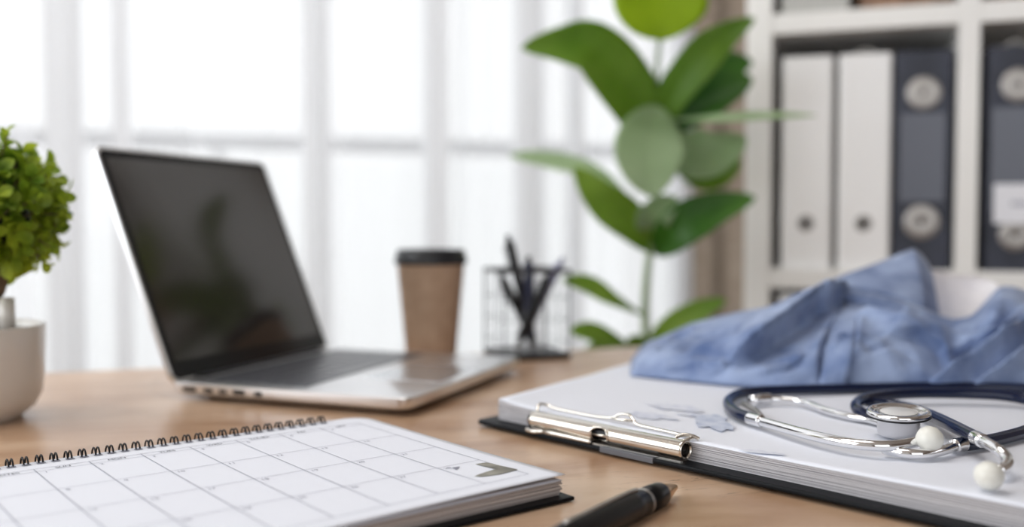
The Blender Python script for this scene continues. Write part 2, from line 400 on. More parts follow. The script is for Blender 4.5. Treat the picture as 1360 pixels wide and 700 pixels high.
struct(box('window_pane', FR, WL + .04, WR - .04, vf + .022, vf + .027, fz0 + .04, fz1 - .04, gl, wf))

# balcony railing outside, a dim band behind the voile
vb = 3.1
rail = empty('balcony_railing', R((s_of(300, vb) + s_of(700, vb)) / 2, vb, 0), 'blurred grey balcony rail outside, seen faintly through the sheer curtain', 'railing', rz=A)
za = z_of(480, 193, vb)
box('handrail', FR, -3.0, 3.2, vb - .02, vb + .03, za - .025, za + .025, M['building'], rail, bw=.008)
for k in range(7):
    s = -2.9 + k * 1.0; box('post', FR, s - .018, s + .018, vb, vb + .02, 0, za - .02, M['white_frame'], rail, bw=.003)
box('glass_panel', FR, -2.95, 3.15, vb + .004, vb + .010, .08, za - .05, gl, rail)
struct(box('trim_1', FR, -3.2, 3.4, RV1 + .12, vb + .2, -.14, 0, M['greybox']))       # balcony slab

# curtains
def pleat(u, seed, amp):
    return amp * (math.sin(u * 38 + seed) * .55 + math.sin(u * 71 + seed * 2.1) * .3 + math.sin(u * 17 + seed) * .5)
def curtain(name, u0, u1, v, amp, seed, m, label, nu=160, z0=.03, z1=2.42, group=None, gather=None):
    verts, faces = [], []; nz_ = 8
    for i in range(nu + 1):
        u = u0 + (u1 - u0) * i / nu
        for j in range(nz_ + 1):
            z = z0 + (z1 - z0) * j / nz_; k = 1 - .25 * j / nz_
            g = 1.0
            if gather:                                           # deeper folds where the cloth bunches
                g = .2 + 1.7 * sum(math.exp(-((u - c) / w_) ** 2) * a_ for c, w_, a_ in gather)
            verts.append(R(u + .006 * math.sin(z * 2 + u * 9), v + pleat(u, seed, amp) * k * g, z))
    for i in range(nu):
        for j in range(nz_):
            a = i * (nz_ + 1) + j; faces.append((a, a + nz_ + 1, a + nz_ + 2, a + 1))
    o = link(name, mesh(verts, faces), None, m, True); origin_to(o, R((u0 + u1) / 2, v, z0))
    return tag(o, label, 'curtain', group)
vc = RV1 - .13
G = lambda *p: [(s_of(px, vc), wd, a) for px, wd, a in p]
curtain('sheer_curtain', WL - .1, s_of(412, vc), vc, .030, 1.3, M['sheer'], 'white sheer curtain panel left, hanging behind the laptop', 420,
        gather=G((88, .055, 1.3), (160, .03, .8), (0, .05, .6), (255, .02, .3)))
curtain('sheer_curtain', s_of(408, vc), s_of(700, vc), vc - .03, .028, 4.0, M['sheer'], 'white sheer curtain panel in the middle, hanging behind the takeaway cup', 300,
        gather=G((425, .035, 1.1), (585, .03, .9), (640, .02, .3)))
curtain('sheer_curtain', s_of(692, vc), s_of(945, vc), vc, .032, 2.2, M['sheer'], 'white sheer curtain panel behind the tall broad-leaved plant', 300,
        gather=G((705, .05, 1.3), (760, .05, .9), (850, .04, .9), (920, .06, 1.3)))
curtain('drape', s_of(925, vc - .1), s_of(925, vc - .1) + .42, vc - .09, .03, .6, M['taupe'], 'opaque taupe drape gathered between the sheers and the white shelf', 120)
rod = tube('curtain_rod', [R(RU0 + .05, vc - .03, 2.45), R(1.75, vc - .03, 2.45)], .014, M['steel'])
tag(rod, 'steel curtain rod from which the white sheers and the taupe drape hang', 'curtain rod')

# ================================================================== DESK
desk = empty('desk', R(-.3, .74, 0), 'light brown wooden desk with a worn grain, under everything in front', 'desk', rz=A)
DB = 1.142                               # back edge
DU1 = Vector((.553, 1.388, 0)).dot(U)
DU0 = -1.05
t_ = box('desktop', FR, DU0, DU1, .34, DB, DESK - .032, DESK, M['wood'], desk, bw=.003, seg=3)
for (a, b) in ((DU0 + .05, .40), (DU1 - .11, .40), (DU0 + .05, DB - .11), (DU1 - .11, DB - .11)):
    box('leg', FR, a, a + .055, b, b + .055, 0, DESK - .032, M['desk_edge'], desk, bw=.004)

# ================================================================== LAPTOP
ua = math.radians(68.9); lu = Vector((math.cos(ua), math.sin(ua), 0)); lv = Vector((-math.sin(ua), math.cos(ua), 0))
A0 = Vector((-.0840, .7925, DESK))
LF = Frame(A0, lu, lv)                   # x along the front edge (away from us), y towards the hinge
LW, LD, LT = .263, .241, .0165
lap = empty('laptop', LF(LW / 2, LD / 2), 'open silver laptop with a dark glossy screen, angled on the desk', 'laptop', rz=ua)
def rrect(w_, d_, r, n=6):
    pts = []
    for cx, cy, a0 in ((w_ - r, r, -90), (w_ - r, d_ - r, 0), (r, d_ - r, 90), (r, r, 180)):
        for k in range(n + 1):
            a = math.radians(a0 + 90 * k / n); pts.append((cx + r * math.cos(a), cy + r * math.sin(a)))
    return pts
pts = rrect(LW, LD, .011)
def ring(inset, z): 
    c = (LW / 2, LD / 2); return [LF(c[0] + (x - c[0]) * (1 - inset / c[0]), c[1] + (y - c[1]) * (1 - inset / c[1]), z) for x, y in pts]
bm = bmesh.new(); layers = [(.016, .0028), (.006, .0040), (.001, .0075), (0, .0105), (0, .0155), (.0006, .0163), (.0014, .0165)]
prev = None
for ins, z in layers:
    cur = [bm.verts.new(p) for p in ring(ins, z)]
    if prev:
        for i in range(len(cur)): bm.faces.new((prev[i], prev[(i + 1) % len(cur)], cur[(i + 1) % len(cur)], cur[i]))
    else: bm.faces.new(cur[::-1])
    prev = cur
bm.faces.new(prev)
lb = link('base', from_bm(bm), lap, M['alu']); smooth_by_angle(lb, .5)
for a, b in ((.03, .03), (LW - .03, .03), (.03, LD - .03), (LW - .03, LD - .03)):
    lathe('rubber_foot', Frame(LF(a, b), lu, lv), [(0, 0), (.008, 0), (.009, .0035), (0, .0035)], M['black_plastic'], lb, 20)
# keyboard: dark tray with its keys
bm = bmesh.new(); kx0, kx1, ky0, ky1 = .016, LW - .016, .108, .218
box_into(bm, LF, kx0, kx1, ky0, ky1, .0160, .01655)
rows = [(14, .6), (14, 1), (14, 1), (13, 1), (12, 1), (9, 1)]
y = ky1 - .002
for ri, (nk, hh) in enumerate(rows):
    kh = (ky1 - ky0 - .004) / 5.6 * hh; x = kx0 + .002; tot = kx1 - kx0 - .004
    ws = [1.0] * nk
    if ri in (2, 3, 4): ws[0] = ws[-1] = {2: 1.35, 3: 1.6, 4: 2.1}[ri]
    if ri == 5: ws[4] = 5.2
    sc = tot / sum(ws)
    for q in ws:
        box_into(bm, LF, x + .0012, x + q * sc - .0012, y - kh + .0012, y - .0012, .0165, .0174); x += q * sc
    y -= kh
kb = link('keyboard', from_bm(bm), lap, M['keys'])
box('trackpad', LF, LW / 2 - .050, LW / 2 + .050, .012, .090, .0163, .01668, M['trackpad'], lap, bw=.0002)
# ports on the side that faces us
for y0, wd, hh in ((.226, .014, .0038), (.203, .009, .0036), (.187, .008, .0036), (.172, .012, .0044), (.150, .0080, .0040)):
    box('port', LF, -.0002, .002, y0 - wd, y0, .0088, .0088 + hh, M['hole'], lb)
box('front_notch', LF, LW / 2 - .03, LW / 2 + .03, -.0003, .003, .0148, .0162, M['dull_steel'], lb)
# lid
th = math.radians(22.0); ldn = lv * math.sin(th) + Vector((0, 0, 1)) * math.cos(th)        # up along the screen
nrm = -lv * math.cos(th) + Vector((0, 0, 1)) * math.sin(th)                               # screen normal, towards the user
HF = Frame(LF(0, LD - .0045, .0150), lu, ldn, nrm)
LH = .2325
pl = rrect(LW, LH, .009)
bm = bmesh.new(); prev = None
cx_, cy_ = LW / 2, LH / 2
for ins, c in ((.0012, -.0052), (0, -.0042), (0, -.0004), (.0004, 0)):
    cur = [bm.verts.new(HF(cx_ + (x - cx_) * (1 - ins / cx_), cy_ + (y - cy_) * (1 - ins / cy_), c)) for x, y in pl]
    if prev:
        for i in range(len(cur)): bm.faces.new((prev[i], prev[(i + 1) % len(cur)], cur[(i + 1) % len(cur)], cur[i]))
    else: bm.faces.new(cur[::-1])
    prev = cur
bm.faces.new(prev)
lid_ = link('lid', from_bm(bm), lap, M['alu']); smooth_by_angle(lid_, .5)
bm = bmesh.new(); q = rrect(LW - .0066, LH - .0060, .007)
prism_into(bm, [HF(x + .0033, y + .0026, -.0002) for x, y in q], [HF(x + .0033, y + .0026, .0005) for x, y in q])
bz = link('bezel', from_bm(bm), lid_, M['bezel'])
box('display', HF, .010, LW - .010, .019, LH - .011, .0001, .00075, M['screen'], lid_)
box('hinge', LF, .03, LW - .03, LD - .014, LD - .003, .009, .0190, M['black_plastic'], lap, bw=.003, seg=3)

# ================================================================== TAKEAWAY CUP
cp = pd(572, 295, 1.138); cp.z = DESK
CF = Frame(cp, U, V)
cup = empty('takeaway_cup', cp, 'brown kraft takeaway coffee cup with a black lid behind the laptop', 'cup')
lathe('paper_cup', CF, [(0, .004), (.0275, .004), (.0275, .0), (.0285, .0), (.0290, .004), (.0390, .112), (.0402, .1135), (.0402, .1155), (.0385, .1155), (.0370, .110), (0, .108)], M['kraft'], cup)
lathe('lid', CF, [(.0385, .112), (.0415, .1115), (.0423, .113), (.0423, .1185), (.0408, .120), (.0395, .1265), (.0385, .1285), (.0360, .1285), (.0350, .1265), (0, .1262)], M['lid'], cup)
# ================================================================== PEN HOLDER
hc = pd(699, 295, 1.168); hc.z = DESK
HC = Frame(hc, U, V)
ph = empty('pen_holder', hc, 'square wire mesh pen holder at the back edge of the desk', 'pen holder', rz=A)
hw = .040; HH = .103
bm = bmesh.new()
for z in (HH,):
    c = [HC(-hw, -hw, z), HC(hw, -hw, z), HC(hw, hw, z), HC(-hw, hw, z)]
    for i in range(4): tube_into(bm, [c[i], c[(i + 1) % 4]], .0024, 8)
link('rim', from_bm(bm), ph, M['wire'], True)
bm = bmesh.new()
for k in range(3):
    z = .020 + k * .026
    c = [HC(-hw, -hw, z), HC(hw, -hw, z), HC(hw, hw, z), HC(-hw, hw, z)]
    for i in range(4): tube_into(bm, [c[i], c[(i + 1) % 4]], .0004, 4)
for k in range(6):
    t = -hw + 2 * hw * k / 5; r = .0011 if k in (0, 5) else .00035
    for p in ((t, -hw), (t, hw), (-hw, t), (hw, t)): tube_into(bm, [HC(p[0], p[1], .002), HC(p[0], p[1], HH)], r, 4)
link('wire_mesh', from_bm(bm), ph, M['wire'])
box('base', HC, -hw - .001, hw + .001, -hw - .001, hw + .001, 0, .007, M['black_plastic'], ph, bw=.001)

def pen(name, a, b, r, m, label, cap=None):
    """a foot, b top"""
    a = Vector(a); b = Vector(b); d = (b - a); L_ = d.length; z = d.normalized(); x = z.cross(Vector((0, 1, 0))).normalized(); y = z.cross(x)
    F = Frame(a, x, y, z); e = empty(name, a, label, 'pen' if name != 'scissors' else 'scissors', 'pens in the wire holder')
    lathe('barrel', F, [(0, .010), (r * .5, .010), (r, .022), (r, L_ - .012), (r * .9, L_ - .008), (0, L_ - .008)], m, e, 16)
    lathe('tip', F, [(0, 0), (.0008, .0004), (r * .5, .010), (0, .011)], M['dull_steel'], e, 12)
    lathe('end_cap', F, [(0, L_ - .010), (r * .55, L_ - .010), (r * .5, L_), (0, L_)], cap or m, e, 12)
    tube('clip', [F(r + .0002, 0, L_ - .012), F(r + .0022, 0, L_ - .014), F(r + .0018, 0, L_ - .042)], .0008, cap or m, e, 8)
    return e
def hpt(a, b, c): return HC(a, b, c)
M['pen_dark2'] = mat('pen_dark_blue', (.02, .025, .06), .3); M['pen_grey'] = mat('pen_lilac_grey', srgb(130, 132, 158), .35)
pen('pen', hpt(.012, .004, .0085), pd(674, 312, 1.160), .0058, M['pen_black'], 'tallest dark pen, leaning left in the wire pen holder')
pen('pen', hpt(.001, -.010, .0085), pd(702, 340, 1.150), .0060, M['pen_dark2'], 'dark blue pen standing nearly upright in the pen holder', M['pen_black'])
pen('pen', hpt(-.008, .010, .0085), pd(748, 342, 1.180), .0052, M['pen_grey'], 'lilac-grey pen leaning right in the wire pen holder')
pen('pen', hpt(-.020, -.018, .0085), pd(730, 362, 1.150), .0058, M['pen_black'], 'short black pen leaning right, nearest in the wire pen holder')
pen('pen', hpt(.022, .018, .0085), pd(664, 365, 1.175), .0056, M['pen_black'], 'short black pen leaning left, at the back of the pen holder')

# ================================================================== BOOKSHELF
st = math.radians(-18.8)
sx = Vector((math.cos(st), math.sin(st), 0)); sy = Vector((-math.sin(st), math.cos(st), 0))
s0 = pd(989, 295, 1.50); s0.z = 0
SF = Frame(s0, sx, sy)                   # x to the right along the front, y into the shelf
sh = empty('cube_shelf', SF(.45, .19), 'white open cube shelf unit at the right, holding binders', 'shelf', rz=st)
PW, OW, DV, BT, DP = .038, .257, .028, .030, .38
XC = [PW + k * (OW + DV) for k in range(3)]         # left of each opening
TW = XC[2] + OW + PW
tops = [.08, .46, .84, 1.222, 1.602]
box('side_panel', SF, 0, PW, 0, DP, 0, 1.602, M['shelf'], sh, bw=.0015)
box('side_panel', SF, TW - PW, TW, 0, DP, 0, 1.602, M['shelf'], sh, bw=.0015)
for k in (1, 2): box('divider', SF, XC[k] - DV, XC[k], .001, DP, tops[0], 1.602 - BT, M['shelf'], sh, bw=.001)
for t in tops[:-1]:
    for k in range(3): box('shelf_board', SF, XC[k], XC[k] + OW, .0015, DP, t - BT, t, M['shelf'], sh, bw=.001)
box('top_board', SF, PW, TW - PW, 0, DP, 1.602 - BT, 1.602, M['shelf'], sh, bw=.001)
box('back_panel', SF, PW, TW - PW, DP - .006, DP - .001, .08, 1.57, add_noise(mat('shelf_back_board', srgb(150, 138, 120), .8), srgb(145, 133, 115), srgb(158, 146, 128), 8)[0], sh)
YF = Frame(SF.o, sx, Vector((0, 0, 1)), -sy)          # x right, y up, z towards us (front plane)

def binder(x0, wd, zb, m, label, rings, pocket=None, card=None, lean=0, y0=.012, h=.318, lever=False, group='lever arch binders'):
    root = empty('ring_binder', SF(x0 + wd / 2, y0 + .14, zb), label, 'binder', group, rz=st)
    bm = bmesh.new(); D = .285; t = .003
    outer = [(0, 0), (wd, 0), (wd, D), (0, D)]
    # spine with slightly rounded edge, two cover boards
    n = 6; pr = []
    for k in range(n + 1): a = math.pi - math.pi / 2 * k / n; pr.append((.006 + .006 * math.cos(a), .006 - .006 * math.sin(a)))
    pr = [(0, D)] + pr[:0] + [(0, .006)] + [(.006 - .006 * math.cos(math.pi / 2 * k / n), .006 - .006 * math.sin(math.pi / 2 * k / n)) for k in range(1, n + 1)]
    pr += [(wd - .006 + .006 * math.sin(math.pi / 2 * k / n), .006 - .006 * math.cos(math.pi / 2 * k / n)) for k in range(1, n + 1)] + [(wd, D)]
    pr += [(wd - t, D), (wd - t, .006 + t), (t, .006 + t), (t, D)]
    prism_into(bm, [SF(x0 + a, y0 + b, zb) for a, b in pr], [SF(x0 + a, y0 + b, zb + h) for a, b in pr])
    link('cover', from_bm(bm), root, m)
    box('paper_block', SF, x0 + .006, x0 + wd - .006, y0 + .03, y0 + D - .02, zb + .006, zb + h - .016, M['paper_edge'], root)
    for (zc, rad, metal, hole) in rings:
        F = Frame(SF(x0 + wd / 2, y0, zb + zc), sx, Vector((0, 0, 1)), -sy)
        lathe('finger_ring', F, [(hole, -.001), (hole, .0006), (hole + .0015, .0010), (rad * .5, .0020), (rad * .93, .0012), (rad, .0004), (rad, -.001)], metal, root, 32)
        lathe('finger_hole', F, [(0, .0004), (hole, .0004)], M['hole'], root, 20)
    if pocket:
        z0, z1 = pocket; box('label_pocket', SF, x0 + .008, x0 + wd - .010, y0 - .0007, y0 + .001, zb + z0, zb + z1, M['pocket'], root)
    if card:
        z0, z1, a0, a1 = card
        cd_ = box('label_card', SF, x0 + a0, x0 + a1, y0 - .003, y0 - .0012, zb + z0, zb + z1, M['label'], root)
        box('printed_line', SF, x0 + a0 + .022, x0 + a1 - .020, y0 - .0033, y0 - .003, zb + (z0 + z1) / 2 - .003, zb + (z0 + z1) / 2 + .003, M['ink_light'], cd_)
    if lever:
        c0 = SF(x0 + wd / 2, y0 + .05, zb + h - .006)
        ar = [c0 + sx * (.017 * math.cos(a)) + Vector((0, 0, .020 * math.sin(a))) for a in (math.pi * k / 12 for k in range(13))]
        tube('lever', ar, .0035, M['steel'], root, 10)
    return root
zb = .84
binder(XC[0] + .014, .074, zb, M['binder_white'], 'left white lever arch binder on the shelf, a dark finger hole low on its spine', [(.068, .012, M['dull_steel'], .006)], lever=False)
binder(XC[0] + .096, .074, zb, M['binder_white'], 'right white binder on the shelf, between the other white one and a charcoal one', [(.068, .012, M['dull_steel'], .006)], lever=True)
binder(XC[0] + .174, .078, zb, M['binder_navy'], 'charcoal binder beside the white ones, two round finger rings and an empty label pocket', [(.257, .024, M['ring_metal'], .0025), (.070, .025, M['ring_metal'], .0035)], pocket=(.100, .228))
binder(XC[1] + .010, .084, zb, M['binder_navy'], 'charcoal binder at the right edge with a white label card above its lower ring', [(.263, .024, M['ring_metal'], .0025), (.052, .023, M['ring_metal'], .0035)], pocket=(.085, .232), card=(.068, .124, .012, .082), lever=True)
# below: white storage box; above: grey box and wicker basket
def tbox(name, x0, x1, zb_, h, m, label, cat, lidh=.0):
    e = empty(name, SF((x0 + x1) / 2, .16, zb_), label, cat, rz=st)
    bm = bmesh.new(); box_into(bm, SF, x0, x1, .012, .33, zb_ + .0006, zb_ + h - lidh - .0002)
    bevel(link('body', from_bm(bm), e, m), .004)
    if lidh: box('lid', SF, x0 - .003, x1 + .003, .008, .334, zb_ + h - lidh, zb_ + h, m, e, bw=.003)
    return e
tbox('storage_box', XC[0] + .016, XC[0] + .250, .46, .340, M['binder_white'], 'white storage box in the compartment below the white binders', 'box', .05)
tbox('storage_box', XC[0] + .012, XC[0] + .110, 1.222, .24, M['greybox'], 'pale grey box on the upper shelf, over the white binders', 'box', .04)
def basket(x0, x1, label):
    e = empty('wicker_basket', SF((x0 + x1) / 2, .16, 1.222), label, 'basket', rz=st)
    bm = bmesh.new(); n = 11
    for k in range(n):
        z = 1.2325 + k * .0142; o_ = .002 * (k % 2)
        c = [SF(x0 + .006 - o_, .03 - o_, z), SF(x1 - .006 + o_, .03 - o_, z), SF(x1 - .006 + o_, .30 + o_, z), SF(x0 + .006 - o_, .30 + o_, z)]
        for i in range(4): tube_into(bm, [c[i], c[(i + 1) % 4]], .0075, 8)
    link('woven_body', from_bm(bm), e, M['wicker'], True)
    c = [SF(x0 + .006, .03, 1.388), SF(x1 - .006, .03, 1.388), SF(x1 - .006, .30, 1.388), SF(x0 + .006, .30, 1.388)]
    bm = bmesh.new()
    for i in range(4): tube_into(bm, [c[i], c[(i + 1) % 4]], .010, 10)
    link('rim', from_bm(bm), e, M['wicker'], True)
    return e
basket(XC[0] + .125, XC[0] + .250, 'brown wicker basket beside the grey box on the upper shelf')
basket(XC[1] + .012, XC[1] + .246, 'brown wicker basket on the upper shelf at the right edge, above the labelled binder')

# ================================================================== TALL PLANT BEHIND THE DESK
PY = 1.40
pb = pd(862, 470, PY); pb.z = 0
plant = empty('potted_plant', pb, 'tall houseplant with broad green leaves behind the desk, left of the shelf', 'plant')
PF = Frame(pb, (1, 0, 0), (0, 1, 0))
lathe('pot', PF, [(0, .0), (.085, 0), (.092, .01), (.115, .22), (.118, .225), (.112, .225), (.106, .20), (0, .20)], M['ceramic'], plant, 40)
lathe('soil', PF, [(0, .203), (.105, .203)], M['soil'], plant, 30)
stem_p = [PF(0, 0, .20), PF(.006, 0, .45), pd(858, 460, PY), pd(857, 400, PY), pd(862, 340, PY), pd(872, 290, PY), pd(874, 220, PY), pd(868, 160, PY), pd(872, 100, PY - .02), pd(878, 20, PY - .05), pd(876, -60, PY - .06)]
stp = catmull(stem_p, 6); tube('stem', stp, [.0075 - .0050 * i / (len(stp) - 1) for i in range(len(stp))], M['stem'], plant, 10)
def leaf(pts, width, m, face=(0, -1, .3), fold=.25, shape=.45, twist=0.0, wave=.0):
    """pts: base -> tip points; width half-width; face: which way the upper side looks"""
    path = catmull(pts, 7); n = len(path); nw = 6; verts, faces = [], []
    for i, p in enumerate(path):
        t = i / (n - 1); d = (path[min(i + 1, n - 1)] - path[max(i - 1, 0)]).normalized()
        f = Vector(face).normalized(); s = d.cross(f)
        if s.length < .05: s = d.cross(Vector((0, 0, 1)))
        s.normalize(); nn = s.cross(d).normalized()
        if nn.dot(f) < 0: nn = -nn
        w_ = 1.1 * width * (math.sin(math.pi * t ** shape_exp(shape))) ** .8 if 0 < t < 1 else (.002 if t == 0 else .0003)
        for j in range(-nw, nw + 1):
            a = j / nw
            verts.append(p + s * (w_ * a) + nn * (w_ * fold * abs(a) ** 1.4 + wave * w_ * math.sin(t * 14 + (1 if a > 0 else 2)) * a * a))
    k = 2 * nw + 1
    for i in range(n - 1):
        for j in range(k - 1):
            a = i * k + j; faces.append((a, a + 1, a + k + 1, a + k))
    o = link('leaf', mesh(verts, faces), plant, m, True); solid(o, .0009); return o
def shape_exp(s): return math.log(.5) / math.log(s)
q = lambda px, py, y: pd(px, py, y)
leaf([q(866, 190, 1.40), q(838, 130, 1.38), q(790, 72, 1.36), q(745, 62, 1.35), q(692, 64, 1.34)], .040, M['leaf_mid'], (.1, -1, .25), .30, .38)
leaf([q(876, -70, 1.34), q(876, -30, 1.30), q(877, 20, 1.28), q(880, 54, 1.275)], .056, M['leaf_bright'], (0, -1, .2), .12, .55)
leaf([q(872, 175, 1.40), q(900, 120, 1.37), q(935, 75, 1.35), q(965, 48, 1.34), q(1003, 24, 1.33)], .026, M['leaf_mid'], (-.2, -1, .35), .25, .45)
leaf([q(872, 190, 1.41), q(900, 152, 1.40), q(945, 125, 1.39), q(1000, 104, 1.385)], .036, M['leaf_dark'], (0, -1, .5), .25, .55)
leaf([q(868, 150, 1.42), q(905, 110, 1.44), q(950, 92, 1.45), q(1000, 82, 1.45)], .030, M['leaf_dark'], (0, -1, .2), .2, .5)
leaf([q(872, 140, 1.37), q(864, 180, 1.33), q(862, 220, 1.31), q(868, 262, 1.30)], .044, M['leaf_pale'], (0, -1, .2), .15, .5)
leaf([q(874, 175, 1.38), q(905, 200, 1.36), q(945, 205, 1.35), q(992, 182, 1.35)], .034, M['leaf_pale'], (0, -1, .3), .15, .5)
leaf([q(880, 190, 1.43), q(920, 215, 1.45), q(950, 222, 1.46), q(985, 214, 1.46)], .034, M['leaf_mid'], (0, -1, .1), .15, .5)
leaf([q(868, 335, 1.40), q(838, 298, 1.38), q(800, 268, 1.36), q(762, 222, 1.35)], .028, M['leaf_mid'], (.1, -1, .3), .28, .5)
leaf([q(870, 338, 1.40), q(900, 305, 1.37), q(945, 280, 1.36), q(1004, 262, 1.35)], .028, M['leaf_dark'], (0, -1, .35), .25, .45)
leaf([q(866, 328, 1.41), q(868, 290, 1.38), q(900, 262, 1.37)], .022, M['leaf_pale'], (0, -1, .2), .2, .5)
leaf([q(862, 300, 1.45), q(800, 235, 1.49), q(735, 214, 1.53), q(676, 206, 1.56)], .014, M['leaf_pale'], (0, -1, .4), .2, .6)
leaf([q(857, 420, 1.41), q(815, 398, 1.37), q(780, 378, 1.36), q(746, 372, 1.35)], .013, M['leaf_mid'], (0, -1, .5), .2, .6)
leaf([q(858, 475, 1.41), q(820, 456, 1.37), q(785, 442, 1.35), q(756, 440, 1.34)], .015, M['leaf_mid'], (0, -1, .7), .2, .6)
leaf([q(858, 470, 1.41), q(885, 440, 1.38), q(925, 415, 1.37), q(965, 398, 1.36)], .017, M['leaf_mid'], (0, -1, .5), .2, .5)
leaf([q(856, 480, 1.41), q(830, 470, 1.38), q(800, 462, 1.37), q(775, 468, 1.36)], .014, M['leaf_mid'], (0, -1, .7), .2, .5)
leaf([q(858, 485, 1.42), q(845, 462, 1.38), q(834, 448, 1.37)], .016, M['leaf_mid'], (0, -1, .5), .2, .5)
leaf([q(885, 160, 1.39), q(940, 158, 1.30), q(1010, 154, 1.27), q(1085, 153, 1.25)], .006, M['leaf_pale'], (0, -1, .4), .2, .5)

# ================================================================== SMALL TOPIARY ON THE LEFT
tc_ = Vector((-.435, .790, DESK)); TF = Frame(tc_, (1, 0, 0), (0, 1, 0))
tp = empty('potted_topiary', tc_, 'small round leafy plant in a white ceramic pot, cut by the left edge', 'plant')
lathe('pot', TF, [(0, .006), (.026, .006), (.028, 0), (.034, 0), (.036, .004), (.044, .010), (.0495, .020), (.0515, .034), (.0525, .060), (.0530, .0755), (.0522, .0772), (.0500, .0768), (.0492, .070), (.0480, .066), (0, .066)], M['ceramic'], tp, 64)
lathe('soil', TF, [(0, .0735), (.025, .0725), (.0492, .0705)], M['soil'], tp, 40)
lathe('support_tube', at(TF, tc_ + Vector((.0262, .002, .071))), [(0, 0), (.0062, 0), (.0058, .028), (.0042, .028), (.0042, .006), (0, .006)], M['ceramic'], tp, 24)
bc = tc_ + Vector((.016, 0, .167))
tube('trunk', catmull([tc_ + Vector((.002, 0, .070)), tc_ + Vector((.004, 0, .085)), tc_ + Vector((.022, .002, .112)), bc], 5), .0052, M['bark'], tp, 10)
br = []
bm = bmesh.new()
def small_leaf(vs, fs, p, d, nrm_, L_, W_):
    d = d.normalized(); s = d.cross(nrm_)
    if s.length < .1: s = d.cross(Vector((.3, .5, .8)))
    s.normalize(); nn = s.cross(d); k = len(vs)
    prof = [(0, .06), (.2, .42), (.45, .9), (.7, 1.0), (.88, .68), (1, .08)]
    for t, w_ in prof:
        c = p + d * (L_ * t) + nn * (-.18 * L_ * t * t)
        vs += [c - s * (W_ * w_) + nn * (W_ * w_ * .35), c, c + s * (W_ * w_) + nn * (W_ * w_ * .35)]
    for i in range(len(prof) - 1):
        a = k + 3 * i; fs += [(a, a + 1, a + 4, a + 3), (a + 1, a + 2, a + 5, a + 4)]
vs, fs = [], []; tw = bmesh.new()
rnd = random.Random(5)
def sprig(base, d, L_, n, ls):
    d = d.normalized(); side = d.cross(Vector((rnd.uniform(-1, 1), rnd.uniform(-1, 1), rnd.uniform(-1, 1)))).normalized()
    tube_into(tw, [base, base + d * L_ * .5 + side * .001, base + d * L_], [.0010, .0008, .0005], 5)
    for k in range(n):
        t = (k + 1) / n; a = k * 2.4; s2 = side * math.cos(a) + d.cross(side) * math.sin(a)
        dd = (d * (.45 + .5 * t) + s2 * (.9 - .4 * t))
        small_leaf(vs, fs, base + d * L_ * t, dd, d, ls * rnd.uniform(.75, 1.1), ls * .30 * rnd.uniform(.85, 1.2))
for i in range(150):
    z = 1 - 2 * (i + .5) / 150; a = i * 2.39996; r_ = math.sqrt(1 - z * z)
    d = Vector((r_ * math.cos(a), r_ * math.sin(a), z))
    rad = .041 * (1 + .14 * noise.noise(d * 2.3 + Vector((3, 1, 2))))
    if z < -.6: rad *= .88
    p = bc + d * rad * rnd.uniform(.72, .90)
    sprig(p, d + Vector((rnd.uniform(-.6, .6), rnd.uniform(-.6, .6), rnd.uniform(-.3, .7))), rnd.uniform(.013, .022), 7, .0160)
for px, py, dx in ((9, 172, 0), (14, 205, .2), (50, 222, .3), (68, 228, .6), (86, 284, 1), (70, 330, 1), (62, 352, 1), (35, 350, .6), (80, 300, 1)):
    tip = pd(px, py, .785 + rnd.uniform(-.01, .01)); base = bc + (tip - bc) * .70
    sprig(base, tip - base, (tip - base).length * .85, 6, .0115)
link('twigs', from_bm(tw), tp, M['bark'])
link('foliage', mesh(vs, fs), tp, M['box_leaf'], True)
bm = bmesh.new(); bmesh.ops.create_icosphere(bm, subdivisions=3, radius=.029, matrix=Matrix.Translation(bc))  # near-black core ball, painting the shade deep between the leaves
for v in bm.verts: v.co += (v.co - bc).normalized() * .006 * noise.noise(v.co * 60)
link('inner_shade', from_bm(bm), tp, leaf_mat('inner_shade_dark', (.006, .012, .003), (.02, .04, .008), 0, 90), True)
bpy.data.objects['inner_shade'].name = 'inner_shade_core'

# ================================================================== CALENDAR
c_r = pz(482, 551, .014); c_r.z = DESK                        # far right corner of the pages
ca = math.radians(38.4); cxv = Vector((math.cos(ca), math.sin(ca), 0)); cyv = Vector((math.sin(ca), -math.cos(ca), 0))
KF = Frame(c_r, -cxv, cyv)              # x to the left along the binding, y towards us
KW, KD = .318, .231
cal = empty('desk_calendar', KF(KW / 2, KD / 2), 'open spiral-bound desk calendar with a printed month grid, lying in the foreground', 'calendar', rz=ca)
bm = bmesh.new(); pts = [(-.004, .002), (-.004, KD + .004), (KW, KD + .004), (KW, .002)]
prism_into(bm, [KF(a, b, .0006) for a, b in pts], [KF(a, b, .0028) for a, b in pts])
bevel(link('back_cover', from_bm(bm), cal, M['black']), .0006)
